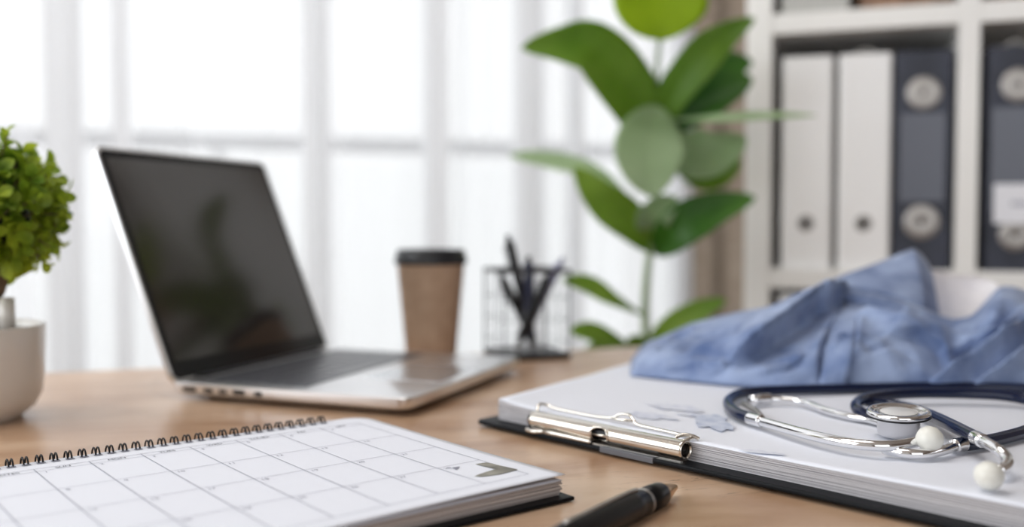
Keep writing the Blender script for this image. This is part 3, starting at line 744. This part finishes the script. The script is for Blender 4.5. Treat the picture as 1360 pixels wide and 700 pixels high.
# page block, slightly uneven
bm = bmesh.new(); NL = 9
for k in range(NL):
    z0 = .0030 + k * .00105; j1 = rnd.uniform(-.0011, .0010); j2 = rnd.uniform(-.0012, .001)
    pr = [(.001 + j1, .003), (.001 + j1, KD - .003 + j2), (KW - .001, KD - .003 + j2), (KW - .001, .003)]
    prism_into(bm, [KF(a, b, z0) for a, b in pr], [KF(a, b, z0 + .00098) for a, b in pr])
link('pages', from_bm(bm), cal, M['cal_edge'])
def sheet_z(a, b):                       # top sheet lifts towards the near right corner
    t = max(0, min(1, b / KD)); s = max(0, 1 - a / .20)
    return .0130 + .0026 * (t ** 2) * s + .0002 * math.sin(a * 30) * t * t + .0001 * math.sin(b * 24 + a * 8)
def SHT(a, b, c=0): return KF(a, b, sheet_z(a, b) + c)
na, nb = 60, 46; verts, faces = [], []
r_c = .016
for i in range(na + 1):
    for j in range(nb + 1):
        a = KW * i / na; b = KD * j / nb
        # rounded far right corner
        if a < r_c and b < r_c:
            dx, dy = r_c - a, r_c - b; m_ = max(dx, dy); L_ = math.hypot(dx, dy)
            if L_ > 1e-9: k = m_ / L_; a = r_c - dx * k; b = r_c - dy * k
        verts.append(SHT(a, b))
for i in range(na):
    for j in range(nb):
        a = i * (nb + 1) + j; faces.append((a, a + 1, a + nb + 2, a + nb + 1))
sheet = link('top_sheet', mesh(verts, faces), cal, M['paper'], True); solid(sheet, .0003, 1)
# second sheet just below, also lifted
verts = []
for i in range(na + 1):
    for j in range(nb + 1):
        a = KW * i / na; b = (KD - .002) * j / nb
        verts.append(KF(a + .002, b + .002, .0112 + .0012 * (b / KD) ** 2 * max(0, 1 - a / .2)))
o_ = link('second_sheet', mesh(verts, faces), cal, M['paper'], True); solid(o_, .0002, 1)
# printed grid
def strip(vs, fs, a0, b0, a1, b1, w_, n=40):
    d = Vector((a1 - a0, b1 - b0, 0)); L_ = d.length; d /= L_; p = Vector((-d.y, d.x, 0)) * w_ / 2; k0 = len(vs)
    for i in range(n + 1):
        c = Vector((a0, b0, 0)) + d * (L_ * i / n)
        for s in (-1, 1): q_ = c + p * s; vs.append(SHT(q_.x, q_.y, .00035))
    for i in range(n): a = k0 + 2 * i; fs.append((a, a + 1, a + 3, a + 2))
CW, RHt, X0, Y0 = .0312, .0475, .016, .0275
vs, fs = [], []
for k in range(10): strip(vs, fs, X0 + k * CW, Y0 - .007, X0 + k * CW, Y0 + 4 * RHt, .00042)
for k in range(5): strip(vs, fs, X0, Y0 + k * RHt, X0 + 9 * CW, Y0 + k * RHt, .0004)
strip(vs, fs, X0, Y0 - .007, X0 + 9 * CW, Y0 - .007, .0005)
link('printed_grid', mesh(vs, fs), cal, M['ink'])
txt = []; days = ['SAT', 'FRI', 'THURS', 'WED', 'TUES', 'MON', 'SUN', 'NOTES', 'PLAN']
for k, dname in enumerate(days):
    c = SHT(X0 + (k + .5) * CW, Y0 - .0035, .00036); F = Frame(c, cxv, -cyv)
    text_mesh(dname, .0046, F, txt); link('weekday_heading', join_lists(txt[-1:]), cal, M['ink_dark'])
heads = len(txt)
for r_ in range(4):
    for k in range(7):
        d_ = r_ * 7 + (6 - k) + 1
        c = SHT(X0 + (k + 1) * CW - .0045, Y0 + r_ * RHt + .0045, .00036); text_mesh(str(d_), .0048, Frame(c, cxv, -cyv), txt); link('date_number', join_lists(txt[-1:]), cal, M['ink'])

def patch(name, pix, m, parent, zf, h=.0001, base=.015):
    pts_ = [pz(px, py, base) for px, py in pix]
    me = mesh([zf(p) for p in pts_], [tuple(range(len(pts_)))]); return link(name, me, parent, m)
def on_sheet(p):
    q_ = p - KF.o; return SHT(q_.dot(KF.x), q_.dot(KF.y), .00038)
# small grey printed picture in the last cell
patch('printed_picture', [(631, 614.5), (646, 612.5), (688, 623), (664, 629), (640, 632), (630, 631), (644, 626), (658, 622)], M['ink_olive'], cal, on_sheet, base=.0155)
patch('printed_mark', [(600, 619), (611, 617.5), (606, 622)], M['ink'], cal, on_sheet, base=.0155)
# wire spiral: one coil per hole pair
nc = 33
for k in range(nc):
    a = .036 + k * .0083
    if a > KW: break
    bm = bmesh.new()
    for off in (-.0012, .0012):
        pth = []
        for q_ in range(15):
            g = math.radians(-70 + 300 * q_ / 14)
            pth.append(KF(a + off + .0004 * q_ / 14, .0030 - .0042 * math.cos(g + math.pi) * 1 - .0010, .0115 + .0058 * math.sin(g)))
        tube_into(bm, pth, .00058, 7)
    link('wire_coil', from_bm(bm), cal, M['black_plastic'], True)
bm = bmesh.new()
for k in range(nc):
    a = .036 + k * .0083
    if a > KW - .003: break
    pr = [(a - .0024, .0045), (a - .0024, .0082), (a + .0026, .0082), (a + .0026, .0045)]
    vv = [bm.verts.new(SHT(x, y_, .0004)) for x, y_ in pr]; bm.faces.new(vv)
link('binding_holes', from_bm(bm), cal, M['ink'])

# ================================================================== CLIPBOARD WITH PAPERS
be = Vector((.691, -.723, 0)).normalized(); bn = Vector((-be.y, be.x, 0))
BO = pz(712, 585, 0); BF = Frame(BO, be, bn)
ba = math.atan2(be.y, be.x)
cb = empty('clipboard', BF(.14, .14), 'black clipboard with a metal lever clip under a thick stack of papers', 'clipboard', rz=ba)
def rpoly(pts_, r, n=5):
    out = []; m_ = len(pts_)
    for i in range(m_):
        p = Vector((*pts_[i], 0)); a = Vector((*pts_[i - 1], 0)); b = Vector((*pts_[(i + 1) % m_], 0))
        d1 = (a - p).normalized() * r; d2 = (b - p).normalized() * r
        for k in range(n + 1):
            t = k / n; q_ = p + d1 * (1 - t) ** 2 + d2 * t ** 2; out.append((q_.x, q_.y))
    return out
pr = rpoly([(-.068, 0), (.395, 0), (.395, .26), (-.068, .26)], .008)
bm = bmesh.new(); prism_into(bm, [BF(a, b, .0022) for a, b in pr], [BF(a, b, .0056) for a, b in pr])
bd = link('board', from_bm(bm), cb, M['black']); bevel(bd, .0012, 3); smooth_by_angle(bd)
pr2 = rpoly([(-.055, .012), (.385, .012), (.385, .25), (-.055, .25)], .006)
bm = bmesh.new(); prism_into(bm, [BF(a, b, .0) for a, b in pr2], [BF(a, b, .0024) for a, b in pr2])
link('backing', from_bm(bm), cb, M['black'])
box('edge_tape', BF, .062, .108, -.0006, .0045, .0021, .0060, mat('worn_grey_tape', srgb(96, 98, 104), .5), cb, bw=.0004)

# ---- paper stack, a thing of its own held by the clip
PT = .0178
stk = empty('paper_stack', BF(.15, .2, .0056), 'thick stack of white sheets held on the clipboard, under the stethoscope and shirt', 'papers', rz=ba)
quad = [(-.056, .0145), (.385, .0105), (.40, .40), (-.165, .40)]
def qpt(s, t, z, jit=0.0):
    a = Vector((*quad[0], 0)).lerp(Vector((*quad[1], 0)), s); b = Vector((*quad[3], 0)).lerp(Vector((*quad[2], 0)), s); p = a.lerp(b, t)
    return BF(p.x, p.y + jit, z)
def lift(s, t):                           # left corner curls up a little
    return .0030 * max(0, 1 - s / .10) ** 2 * max(0, 1 - t / .4)
NLAY = 34
bm = bmesh.new(); nS = 30
lay_h = (PT - .0058) / NLAY
for k in range(NLAY):
    j = rnd.uniform(-.0004, .0004); z0 = .0058 + k * lay_h; f = (k + 1) / NLAY
    lo, hi = [], []
    for s_, t_ in [(i / nS, 0) for i in range(nS + 1)] + [(1, 1)] + [(1 - i / nS, 1) for i in range(1, nS + 1)]+ [(0, 1 - i / 8) for i in range(1, 8)]:
        lf = lift(s_, t_)
        lo.append(qpt(s_, t_, z0 + lf * (k / NLAY), j)); hi.append(qpt(s_, t_, z0 + lay_h * .93 + lf * f, j))
    prism_into(bm, lo, hi)
link('sheets', from_bm(bm), stk, M['paper_edge'])
na, nb = 60, 40; verts, faces = [], []
def TOP(p, h=0.0): return p
for i in range(na + 1):
    for j in range(nb + 1):
        s, t = i / na, j / nb
        p = qpt(s, t, PT + .0004 + lift(s, t) * 1.15 + .0004 * math.sin(s * 9 + t * 5)); verts.append(p)
for i in range(na):
    for j in range(nb): a = i * (nb + 1) + j; faces.append((a, a + nb + 1, a + nb + 2, a + 1))
tsx = link('top_sheet', mesh(verts, faces), stk, M['paper'], True); solid(tsx, .0003, -1)
# map-like print on the top sheet
def blob(name, c, rx, ry, m, seed, h=.0001, rot=-.12):
    n = 72; pts_ = []
    for k in range(n):
        a = 2 * math.pi * k / n; r_ = 1 + .6 * noise.noise(Vector((math.cos(a) * 1.6, math.sin(a) * 1.6, seed))) + .4 * noise.noise(Vector((math.cos(a) * 5, math.sin(a) * 5, seed)))
        x = rx * r_ * math.cos(a); y_ = ry * r_ * math.sin(a)
        p = pz(c[0] + x - y_ * rot * 4, c[1] + y_ + x * .10, PT + .0011); p.z = DESK + PT + .0010 + h; pts_.append(p)
    c0 = sum(pts_, Vector()) / n
    me = mesh([c0] + pts_, [(0, 1 + k, 1 + (k + 1) % n) for k in range(n)]); return link(name, me, stk, m)
blob('map_print', (900, 541), 38, 4, M['print_blue'], 1.0)
blob('map_print', (866, 552), 28, 4, M['print_blue'], 2.0)
blob('map_print', (948, 562), 26, 9, M['print_blue2'], 3.0, .00014)
blob('map_print', (925, 551), 30, 3, M['print_blue'], 4.0)
blob('map_print', (1010, 600), 30, 2, M['print_blue'], 5.0)

# ---- metal lever clip (part of the clipboard)
cr_, cz = .0062, .0137
CL0, CL1 = -.009, .130
CFm = Frame(BF(CL0, .0062, cz), bn, Vector((0, 0, 1)), be)    # x into the board, y up, z along the clip
LC = CL1 - CL0
n_a, n_l = 40, 60; bm = bmesh.new(); grid = {}
a_start, a_end = math.radians(-75), math.radians(255)         # open slit at the bottom inside
for i in range(n_l + 1):
    for j in range(n_a + 1):
        a = a_start + (a_end - a_start) * j / n_a; l = LC * i / n_l
        grid[i, j] = bm.verts.new(CFm(cr_ * math.cos(a), cr_ * math.sin(a), l))
def in_notch(l, a):                                           # U-shaped window on the side facing us
    c = LC * .50; hw_ = .0078
    ang = math.degrees(a); 
    if abs(l - c) > hw_: return False
    top = 155 - 0 * ang
    lim = 178 - 48 * math.sqrt(max(0, 1 - ((l - c) / hw_) ** 2)); return ang > lim
for i in range(n_l):
    for j in range(n_a):
        a = a_start + (a_end - a_start) * (j + .5) / n_a; l = LC * (i + .5) / n_l
        if in_notch(l, a): continue
        bm.faces.new((grid[i, j], grid[i + 1, j], grid[i + 1, j + 1], grid[i, j + 1]))
for v in [v for v in bm.verts if not v.link_faces]: bm.verts.remove(v)
roll = link('clip_roll', from_bm(bm), cb, M['nickel'], True); solid(roll, .0009, -1)
# raised lip round the window
pth = []
for k in range(21):
    t = -1 + 2 * k / 20; l = LC * .5 + .0078 * math.sin(t * math.pi / 2)
    lim = math.radians(178 - 48 * math.cos(t * math.pi / 2) ) 
    a = lim if abs(t) < .999 else math.radians(200)
    pth.append(CFm((cr_ + .0002) * math.cos(a), (cr_ + .0002) * math.sin(a), l))
pth = [CFm(cr_ * math.cos(math.radians(225)), cr_ * math.sin(math.radians(225)), LC * .5 - .0078)] + pth + [CFm(cr_ * math.cos(math.radians(225)), cr_ * math.sin(math.radians(225)), LC * .5 + .0078)]
tube('window_lip', pth, .0007, M['nickel'], roll, 8)
tube('spring_rod', [CFm(0, 0, .002), CFm(0, 0, LC - .003)], .0038, M['black_plastic'], roll, 16)
tube('cross_bar', [CFm(-.0048, -.0005, LC * .5 - .0075), CFm(-.0048, -.0005, LC * .5 + .0075)], .0010, M['nickel'], roll, 8)
# mounting plate below
pr = rpoly([(-.010, .0012), (.128, .0045), (.128, .012), (-.010, .012)], .002)
bm = bmesh.new(); prism_into(bm, [BF(a, b, .0056) for a, b in pr], [BF(a, b, .0064) for a, b in pr])
link('mounting_plate', from_bm(bm), cb, M['nickel'])
tube('plate_lip', catmull([BF(-.010, .000, .0066), BF(-.002, -.0012, .0066), BF(.006, .0012, .0074), BF(.014, -.0006, .0080), BF(.030, .0004, .0078), BF(.052, .0022, .0070)], 6), .0016, M['nickel'], cb, 8)
# wire bail lying on the papers behind the roll
def bz_(a, b, z): return BF(a, b, z)
bail = catmull([bz_(-0.0069, .0085, .0195), bz_(-0.0097, .013, .0235), bz_(-0.0069, .0185, .0228), bz_(0.0024, .0195, .0212), bz_(0.0340, .0205, .0205), bz_(0.0545, .0205, .0218),
                bz_(0.0610, .0225, .0250), bz_(0.0693, .0225, .0255), bz_(0.0749, .0205, .0225), bz_(0.0805, .0200, .0205), bz_(0.1084, .0190, .0200), bz_(0.1233, .0180, .0196), bz_(0.1279, .0150, .0200), bz_(0.1251, .0090, .0185)], 7)
tube('wire_bail', bail, .00115, M['nickel'], cb, 10)
tube('bail_loop', catmull([bz_(0.0563, .019, .0215), bz_(0.0619, .0165, .0225), bz_(0.0693, .0170, .0228), bz_(0.0740, .0195, .0225)], 6), .0012, M['nickel'], cb, 8)
tube('bail_hook', catmull([bz_(0.1177, .0110, .0196), bz_(0.1224, .0135, .0215), bz_(0.1279, .0165, .0208), bz_(0.1312, .0180, .0192)], 5), .0013, M['nickel'], cb, 8)

# ================================================================== SHIRT
shb = pz(1150, 500, PT); 
shirt = empty('folded_shirt', Vector((.30, .95, DESK + PT)), 'folded blue chambray shirt with an upturned collar, lying on the papers', 'shirt')
def interp(tab, x):
    if x <= tab[0][0]: return tab[0][1]
    for (x0, y0), (x1, y1) in zip(tab, tab[1:]):
        if x <= x1:
            t = (x - x0) / (x1 - x0); return y0 + (y1 - y0) * t
    return tab[-1][1]
def smooth_tab(tab, x, w_=9):
    return sum(interp(tab, x + d) for d in (-w_, -w_ / 2, 0, w_ / 2, w_)) / 5
CREST = [(838, 498), (846, 476), (860, 459), (885, 446), (915, 433), (945, 424), (985, 414), (1030, 409), (1060, 404), (1085, 394), (1108, 384), (1130, 379), (1160, 383), (1195, 396), (1232, 417), (1262, 426), (1292, 420), (1312, 398), (1328, 380), (1345, 380), (1380, 392), (1430, 410), (1480, 435), (1530, 470), (1570, 505)]
BASE = [(838, 499), (870, 503), (970, 513), (1050, 518), (1150, 520), (1300, 521), (1450, 520), (1570, 516)]
DEPTH = [(838, .012), (860, .06), (900, .10), (950, .12), (1050, .13), (1130, .115), (1240, .105), (1300, .115), (1330, .14), (1450, .12), (1540, .06), (1570, .012)]
def seg_dist(p, a, b):
    ab = (b[0] - a[0], b[1] - a[1]); ap = (p[0] - a[0], p[1] - a[1]); L2 = ab[0] ** 2 + ab[1] ** 2
    t = max(0, min(1, (ap[0] * ab[0] + ap[1] * ab[1]) / L2)); dx = ap[0] - ab[0] * t; dy = ap[1] - ab[1] * t
    return math.hypot(dx, dy), (1 if ab[0] * ap[1] - ab[1] * ap[0] > 0 else -1), t
def pl_dist(p, pl_):
    best = (1e9, 1, 0)
    for i in range(len(pl_) - 1):
        d, s, t = seg_dist(p, pl_[i], pl_[i + 1])
        if d < best[0]: best = (d, s, (i + t) / (len(pl_) - 1))
    return best
def taper(t): return min(1, t * 5 + .15) * min(1, (1 - t) * 5 + .15)
# polylines run in the picture frame; (line, height one side, width, height other side, width)
FOLDS = [
    ([(968, 484), (1005, 462), (1045, 432), (1085, 402), (1128, 380)], .017, 34, -.017, 52),
    ([(1124, 392), (1106, 424), (1092, 455), (1086, 518)], -.005, 10, .0035, 18),
    ([(1146, 392), (1138, 440), (1128, 480), (1122, 518)], .0040, 16, -.004, 9),
    ([(1128, 384), (1165, 404), (1205, 424), (1245, 440), (1285, 447), (1320, 438), (1352, 412)], -.015, 14, .011, 16),
    ([(1370, 416), (1330, 446), (1290, 474), (1250, 500), (1225, 518)], .010, 16, -.004, 14),
    ([(1390, 452), (1345, 476), (1300, 506), (1285, 518)], .009, 14, -.006, 16),
    ([(1355, 425), (1310, 450), (1262, 470)], -.006, 8, .004, 10),
    ([(905, 470), (935, 452), (965, 448), (985, 458)], -.006, 18, .004, 10),
    ([(872, 470), (890, 458), (925, 440)], -.004, 8, .003, 8),
    ([(1175, 440), (1215, 446), (1250, 462), (1262, 490)], .004, 14, -.004, 14),
    ([(1150, 470), (1185, 462), (1215, 480)], -.004, 12, .002, 12),
    ([(1000, 500), (1045, 488), (1070, 470)], .003, 12, -.003, 10),
    ([(880, 492), (930, 482), (975, 494)], .003, 10, -.002, 12),
]
def relief(px, py):
    r_ = 0
    for k_, (ln, h1, w1, h2, w2) in enumerate(FOLDS):
        d, s, t = pl_dist((px, py), ln)
        if d > 80: continue
        if s < 0: r_ += h1 * math.exp(-(d / (w1 * .82)) ** 2) * taper(t)
        elif k_ == 0: r_ += h2 * math.exp(-(d / (w2 * (.35 + .65 * t))) ** 1.6) * min(1, .15 + t * 1.1) + (h1 - h2) * math.exp(-(d / 3.0)) * .5 * taper(t)
        else: r_ += h2 * math.exp(-(d / (w2 * .82)) ** 2) * taper(t) + (h1 - h2) * math.exp(-(d / 3.0)) * .5 * taper(t) * (1 if True else 0)
    return r_ * 1.35
NX, NVf, NVb = 210, 70, 26
verts, faces = [], []
rows_n = NVf + NVb + 1
for i in range(NX + 1):
    px = 838 + (1570 - 838) * i / NX
    b0 = pz(px, smooth_tab(BASE, px), PT + .0015)
    dz = smooth_tab(DEPTH, px, 6)
    Yc = b0.y + dz; c0 = pd(px, smooth_tab(CREST, px, 5), Yc)
    H_ = max(.004, c0.z - b0.z)
    edge = min(1, (px - 838) / 40, (1570 - px) / 60)
    for j in range(rows_n):
        if j <= NVf:
            v = j / NVf; ph_ = v * math.pi / 2
            hz = (1 - math.cos(ph_)) ** .9 * .78 + v * .22; vt = math.sin(ph_) ** .8
            y_ = b0.y + dz * hz; z = b0.z + H_ * vt
            # keep each column on its own line of depth
            p = EYE + ray(px, 350) * 1.0; dirx = (px - 680) / FPX
            base_ray = ray(px, 350)
            P_ = Vector((EYE.x + base_ray.x / base_ray.y * y_, y_, z))
            qx, qy = proj(P_)
            r_ = relief(qx, qy) + .0036 * noise.noise(P_ * 26) + .0045 * (.35 - abs(noise.noise(P_ * 38 + Vector((5, 2, 1))))) + .0016 * noise.noise(P_ * 75)
            k = min(1, v * 7) * max(0, edge)
            k *= min(1, max(0, (1 - v)) * 6 + .35)
            P_ += Vector((0, -.62, .78)).normalized() * (r_ * k)
            if j == 0: P_.y += .004
        else:
            v = (j - NVf) / NVb; ph_ = v * math.pi / 2
            y_ = Yc + .10 * math.sin(ph_); z = DESK + PT + .001 + (c0.z - DESK - PT - .001) * math.cos(ph_)
            br_ = ray(px, 350); P_ = Vector((c0.x + (br_.x / br_.y) * (y_ - Yc), y_, z + .004 * noise.noise(Vector((px * .02, v * 3, 0))) * math.sin(2 * ph_)))
        verts.append(P_)
for i in range(NX):
    for j in range(rows_n - 1):
        a = i * rows_n + j; faces.append((a, a + rows_n, a + rows_n + 1, a + 1))
for i in range(NX):                        # underside
    a = i * rows_n; b = a + rows_n; faces.append((a, a + rows_n - 1, b + rows_n - 1, b))
body = link('shirt_body', mesh(verts, faces), shirt, M['denim'], True)

def sheetgrid(name, top, bot, m, parent, t=.0016, n=18, k=8, bulge=0.0, sag=0.0):
    T_ = catmull(top, 8); B_ = catmull(bot, 8)
    def samp(L_, s): x = s * (len(L_) - 1); i = min(int(x), len(L_) - 2); return L_[i].lerp(L_[i + 1], x - i)
    vs_, fs_ = [], []
    for i in range(n + 1):
        for j in range(k + 1):
            s, v = i / n, j / k; p = samp(B_, s).lerp(samp(T_, s), v)
            p += Vector((0, -1, .1)) * (bulge * math.sin(math.pi * v)) + Vector((0, 0, -1)) * (sag * math.sin(math.pi * s) * math.sin(math.pi * v))
            vs_.append(p)
    for i in range(n):
        for j in range(k): a = i * (k + 1) + j; fs_.append((a, a + k + 1, a + k + 2, a + 1))
    o = link(name, mesh(vs_, fs_), parent, m, True); solid(o, t, 0); return o
# collar leaf standing up in a point, its folded-over right side, the pale inside of the neck
leafc = sheetgrid('collar', [q(1090, 378, .975), q(1125, 364, .986), q(1165, 350, .998), q(1196, 337, 1.006), q(1214, 331, 1.008)],
          [q(1110, 392, .935), q(1135, 392, .928), q(1170, 393, .922), q(1205, 404, .916), q(1230, 414, .918)], M['denim'], shirt, .0020, bulge=.004)
sheetgrid('collar_fold', [q(1213, 331, 1.008), q(1222, 337, 1.006), q(1232, 350, 1.010), q(1237, 362, 1.012)],
          [q(1226, 414, .917), q(1232, 422, .922), q(1240, 432, .930), q(1250, 438, .945)], M['denim'], leafc, .0020, n=10)
sheetgrid('collar_band', [q(1108, 386, .936), q(1140, 388, .924), q(1180, 396, .915), q(1220, 408, .912), q(1262, 424, .915), q(1300, 420, .925), q(1326, 386, .960)],
          [q(1120, 398, .922), q(1150, 408, .906), q(1185, 420, .898), q(1225, 432, .893), q(1262, 442, .893), q(1302, 438, .905), q(1338, 402, .940)], M['denim'], shirt, .0024, n=40, bulge=.003)
sheetgrid('neck_lining', [q(1232, 358, 1.01), q(1255, 362, 1.025), q(1285, 366, 1.03), q(1310, 371, 1.02), q(1326, 378, .985)],
          [q(1234, 432, .96), q(1258, 436, .985), q(1285, 436, .985), q(1306, 428, .97), q(1322, 404, .955)], M['lining'], shirt, .0018, n=24)
def shirt_surf(px, py):                     # nearest body vertex in the picture frame
    best = None; bd_ = 1e9
    for i in range(NX + 1):
        if abs(838 + (732) * i / NX - px) > 8: continue
        for j in range(NVf + 1):
            a, b = PROJ[i * rows_n + j]; d = (a - px) ** 2 + (b - py) ** 2
            if d < bd_: bd_ = d; best = BODYV[i * rows_n + j]
    return best
BODYV = [Vector(v) for v in verts]; PROJ = [proj(v) for v in BODYV]
def on_body(pix, off=.0016): return [shirt_surf(*p_) + Vector((0, -off, off * .6)) for p_ in pix]
sheetgrid('placket', on_body([(1146, 400), (1138, 435), (1130, 470), (1124, 512)]), on_body([(1124, 400), (1106, 435), (1094, 470), (1088, 512)]), M['denim'], shirt, .0014, n=24, k=4, bulge=.0006)
for pix in ((1118, 450),):
    p = shirt_surf(*pix) + Vector((0, -.0040, .0010)); z_ = Vector((0, -.9, .43)).normalized(); x_ = Vector((1, 0, 0)); y_ = z_.cross(x_)
    lathe('button', Frame(p, x_, y_, z_), [(0, -.0006), (.0045, -.0006), (.0052, .0002), (.0048, .0010), (.0036, .0008), (0, .0006)], M['denim'], shirt, 24)
# seam stitching along the shoulder
tube('seam', catmull([p_ + Vector((0, -.0005, .0005)) for p_ in on_body([(1000, 478), (1030, 466), (1048, 452)], .001)], 5), .0007, M['denim'], shirt, 6)

# ================================================================== STETHOSCOPE
ste = empty('stethoscope', pz(1195, 583, PT), 'navy blue stethoscope with chrome ear tubes coiled on the white papers', 'stethoscope')
ZP = PT + .0012
def zpt(x, y, h): return pz(940 + x / 3.181, 480 + y / 3.181, ZP + h)   # measured on an enlarged crop
TR = .0041
def T(pts_, r, name, m, n=7, parent=None, nn=16): return tube(name, catmull([zpt(*p_) for p_ in pts_], n), r, m, parent or ste, nn)
# long tube: left bend and back run
T([(185, 240, .0048), (130, 222, .0046), (92, 195, .0044), (90, 165, .0044), (130, 140, .0044), (210, 127, .0044), (320, 122, .0044), (450, 118, .0044), (600, 114, .0044), (760, 110, .0044), (950, 107, .0044), (1150, 108, .0044), (1330, 114, .0044), (1470, 128, .0044), (1560, 165, .0044), (1565, 215, .0044), (1500, 252, .0044), (1425, 262, .0044)], TR, 'tubing', M['tube'])
# coil: from the stem, out to the right, round and back
T([(1045, 352, .0050), (1100, 350, .0048), (1180, 338, .0044), (1260, 320, .0043), (1340, 297, .0043), (1420, 262, .0043), (1450, 220, .0043), (1400, 180, .0048), (1330, 158, .0065), (1230, 143, .0080), (1120, 137, .0085), (1000, 134, .0088), (880, 134, .0090), (760, 142, .0090), (670, 157, .0088), (628, 182, .0080), (640, 210, .0070), (700, 238, .0050), (790, 262, .0043), (860, 262, .0043)], TR, 'tubing', M['tube'])
# branch to the near ear tube
T([(655, 166, .0075), (700, 172, .0060), (780, 184, .0048), (860, 200, .0050), (950, 232, .0080), (1040, 275, .0110), (1100, 306, .0125), (1140, 326, .0130)], TR, 'tubing', M['tube'])
# chrome ear tubes
CR_ = .0033
ear1 = T([(180, 243, .0048), (240, 258, .0052), (340, 286, .0060), (450, 315, .0066), (560, 339, .0070), (650, 352, .0072), (740, 358, .0074), (820, 352, .0080), (880, 340, .0090)], CR_, 'ear_tube', M['chrome'])
T([(176, 241, .0048), (200, 247, .0050), (226, 254, .0052)], .0043, 'ferrule', M['chrome'], 5, ear1)
ear2 = T([(1135, 324, .0130), (1180, 345, .0135), (1225, 372, .0125), (1258, 402, .0100), (1268, 428, .0080), (1256, 448, .0068), (1230, 462, .0062)], CR_, 'ear_tube', M['chrome'])
T([(1128, 320, .0130), (1145, 328, .0131), (1160, 336, .0133)], .0042, 'ferrule', M['chrome'], 5, ear2)
fork = T([(196, 160, .0046), (250, 158, .0046), (330, 162, .0044), (410, 174, .0040), (500, 207, .0036), (600, 232, .0034), (680, 246, .0034), (740, 262, .0034)], .0026, 'ear_tube', M['chrome'])
T([(188, 166, .0046), (215, 160, .0046), (262, 157, .0046)], .0042, 'ferrule', M['chrome'], 5, fork)
T([(150, 180, .0042), (178, 196, .0046), (205, 210, .0044), (225, 232, .0040)], .0020, 'binaural_spring', M['dull_steel'])
# ear tips
def eartip(c, axis, r=.0094):
    z_ = Vector(axis).normalized(); x_ = z_.cross(Vector((0, 0, 1))).normalized(); y_ = z_.cross(x_)
    lathe('ear_tip', Frame(c, x_, y_, z_), [(0, -r * .92), (r * .45, -r * .86), (r * .8, -r * .55), (r, -.0005), (r * .93, r * .42), (r * .66, r * .80), (r * .34, r * 1.0), (0, r * 1.04)], M['eartip'], ste, 32)
e1 = zpt(935, 328, .0116); eartip(e1, (.95, .1, -.05), .0079)
e2 = zpt(1190, 482, .0084); eartip(e2, (-.8, -.45, -.1), .0076)
# chestpiece
cc = pz(1194.5, 581, ZP); cc.z = DESK + ZP
tilt = Matrix.Rotation(math.radians(3.5), 3, 'X'); tilt2 = Matrix.Rotation(math.radians(-2), 3, 'Y') @ tilt
CX = Frame(cc + Vector((0, .0015, .0014)), tilt2 @ Vector((1, 0, 0)), tilt2 @ Vector((0, 1, 0)), tilt2 @ Vector((0, 0, 1)))
chest = lathe('chestpiece_body', CX, [(0, 0), (0.01175, 0), (0.01297, .0008), (0.01335, .003), (0.01316, .0098), (0.01410, .0115), (0.01739, .0125), (0.01918, .0134), (0, .0134)], M['chest'], ste, 64); smooth_by_angle(chest, .6)
lathe('rim', CX, [(0.01692, .0130), (0.01936, .0132), (0.01993, .0142), (0.01993, .0158), (0.01918, .0168), (0.01748, .0170), (0.01654, .0162), (0.01410, .0154), (0.01147, .0157), (0.01109, .0150)], M['chrome'], chest, 64)
lathe('black_ring', CX, [(0.01946, .0126), (0.02012, .0130), (0.02012, .0136), (0.01946, .0138)], M['black_plastic'], chest, 64)
lathe('diaphragm', CX, [(0, .0160), (0.01109, .0160), (0.01166, .0157)], M['diaphragm'], chest, 64)
stem_ = T([(745, 372, .0040), (830, 388, .0040), (920, 391, .0042), (1000, 374, .0046), (1065, 352, .0050)], .0030, 'chest_stem', M['chrome'], 7, ste)
T([(1040, 360, .0048), (1066, 352, .0050), (1085, 350, .0050)], .0044, 'ferrule', M['chrome'], 4, stem_)

# ================================================================== PEN IN FRONT
tip = pz(899, 646, .0050); back = pz(770, 706, .0082)
dv = (back - tip).normalized(); xx = dv.cross(Vector((0, 0, 1))).normalized(); yy = xx.cross(dv)
FN = Frame(tip, xx, yy, dv)
fp = empty('ballpoint_pen', FN(0, 0, .07), 'black pen with a gold-coloured tip, lying in front of the clipboard', 'pen')
lathe('tip', FN, [(0, 0), (.0007, .0002), (.0009, .0020), (.0018, .0026), (.0062, .0215), (.0064, .0225), (0, .0225)], M['gold'], fp, 32)
lathe('grip', FN, [(0, .0220), (.0064, .0220), (.0070, .0240), (.0074, .032), (.0075, .044), (0, .044)], M['pen_black'], fp, 40)
lathe('ring', FN, [(0, .0438), (.0076, .0438), (.0079, .0450), (.0077, .0462), (0, .0462)], M['dull_steel'], fp, 40)
lathe('barrel', FN, [(0, .046), (.0076, .046), (.0081, .060), (.0081, .120), (.0066, .138), (.0050, .141), (0, .1415)], M['pen_black'], fp, 40)
tube('clip', catmull([FN(.0, .0070, .052), FN(0, .0088, .056), FN(0, .0086, .090), FN(0, .0074, .128)], 5), .0011, M['steel'], fp, 10)
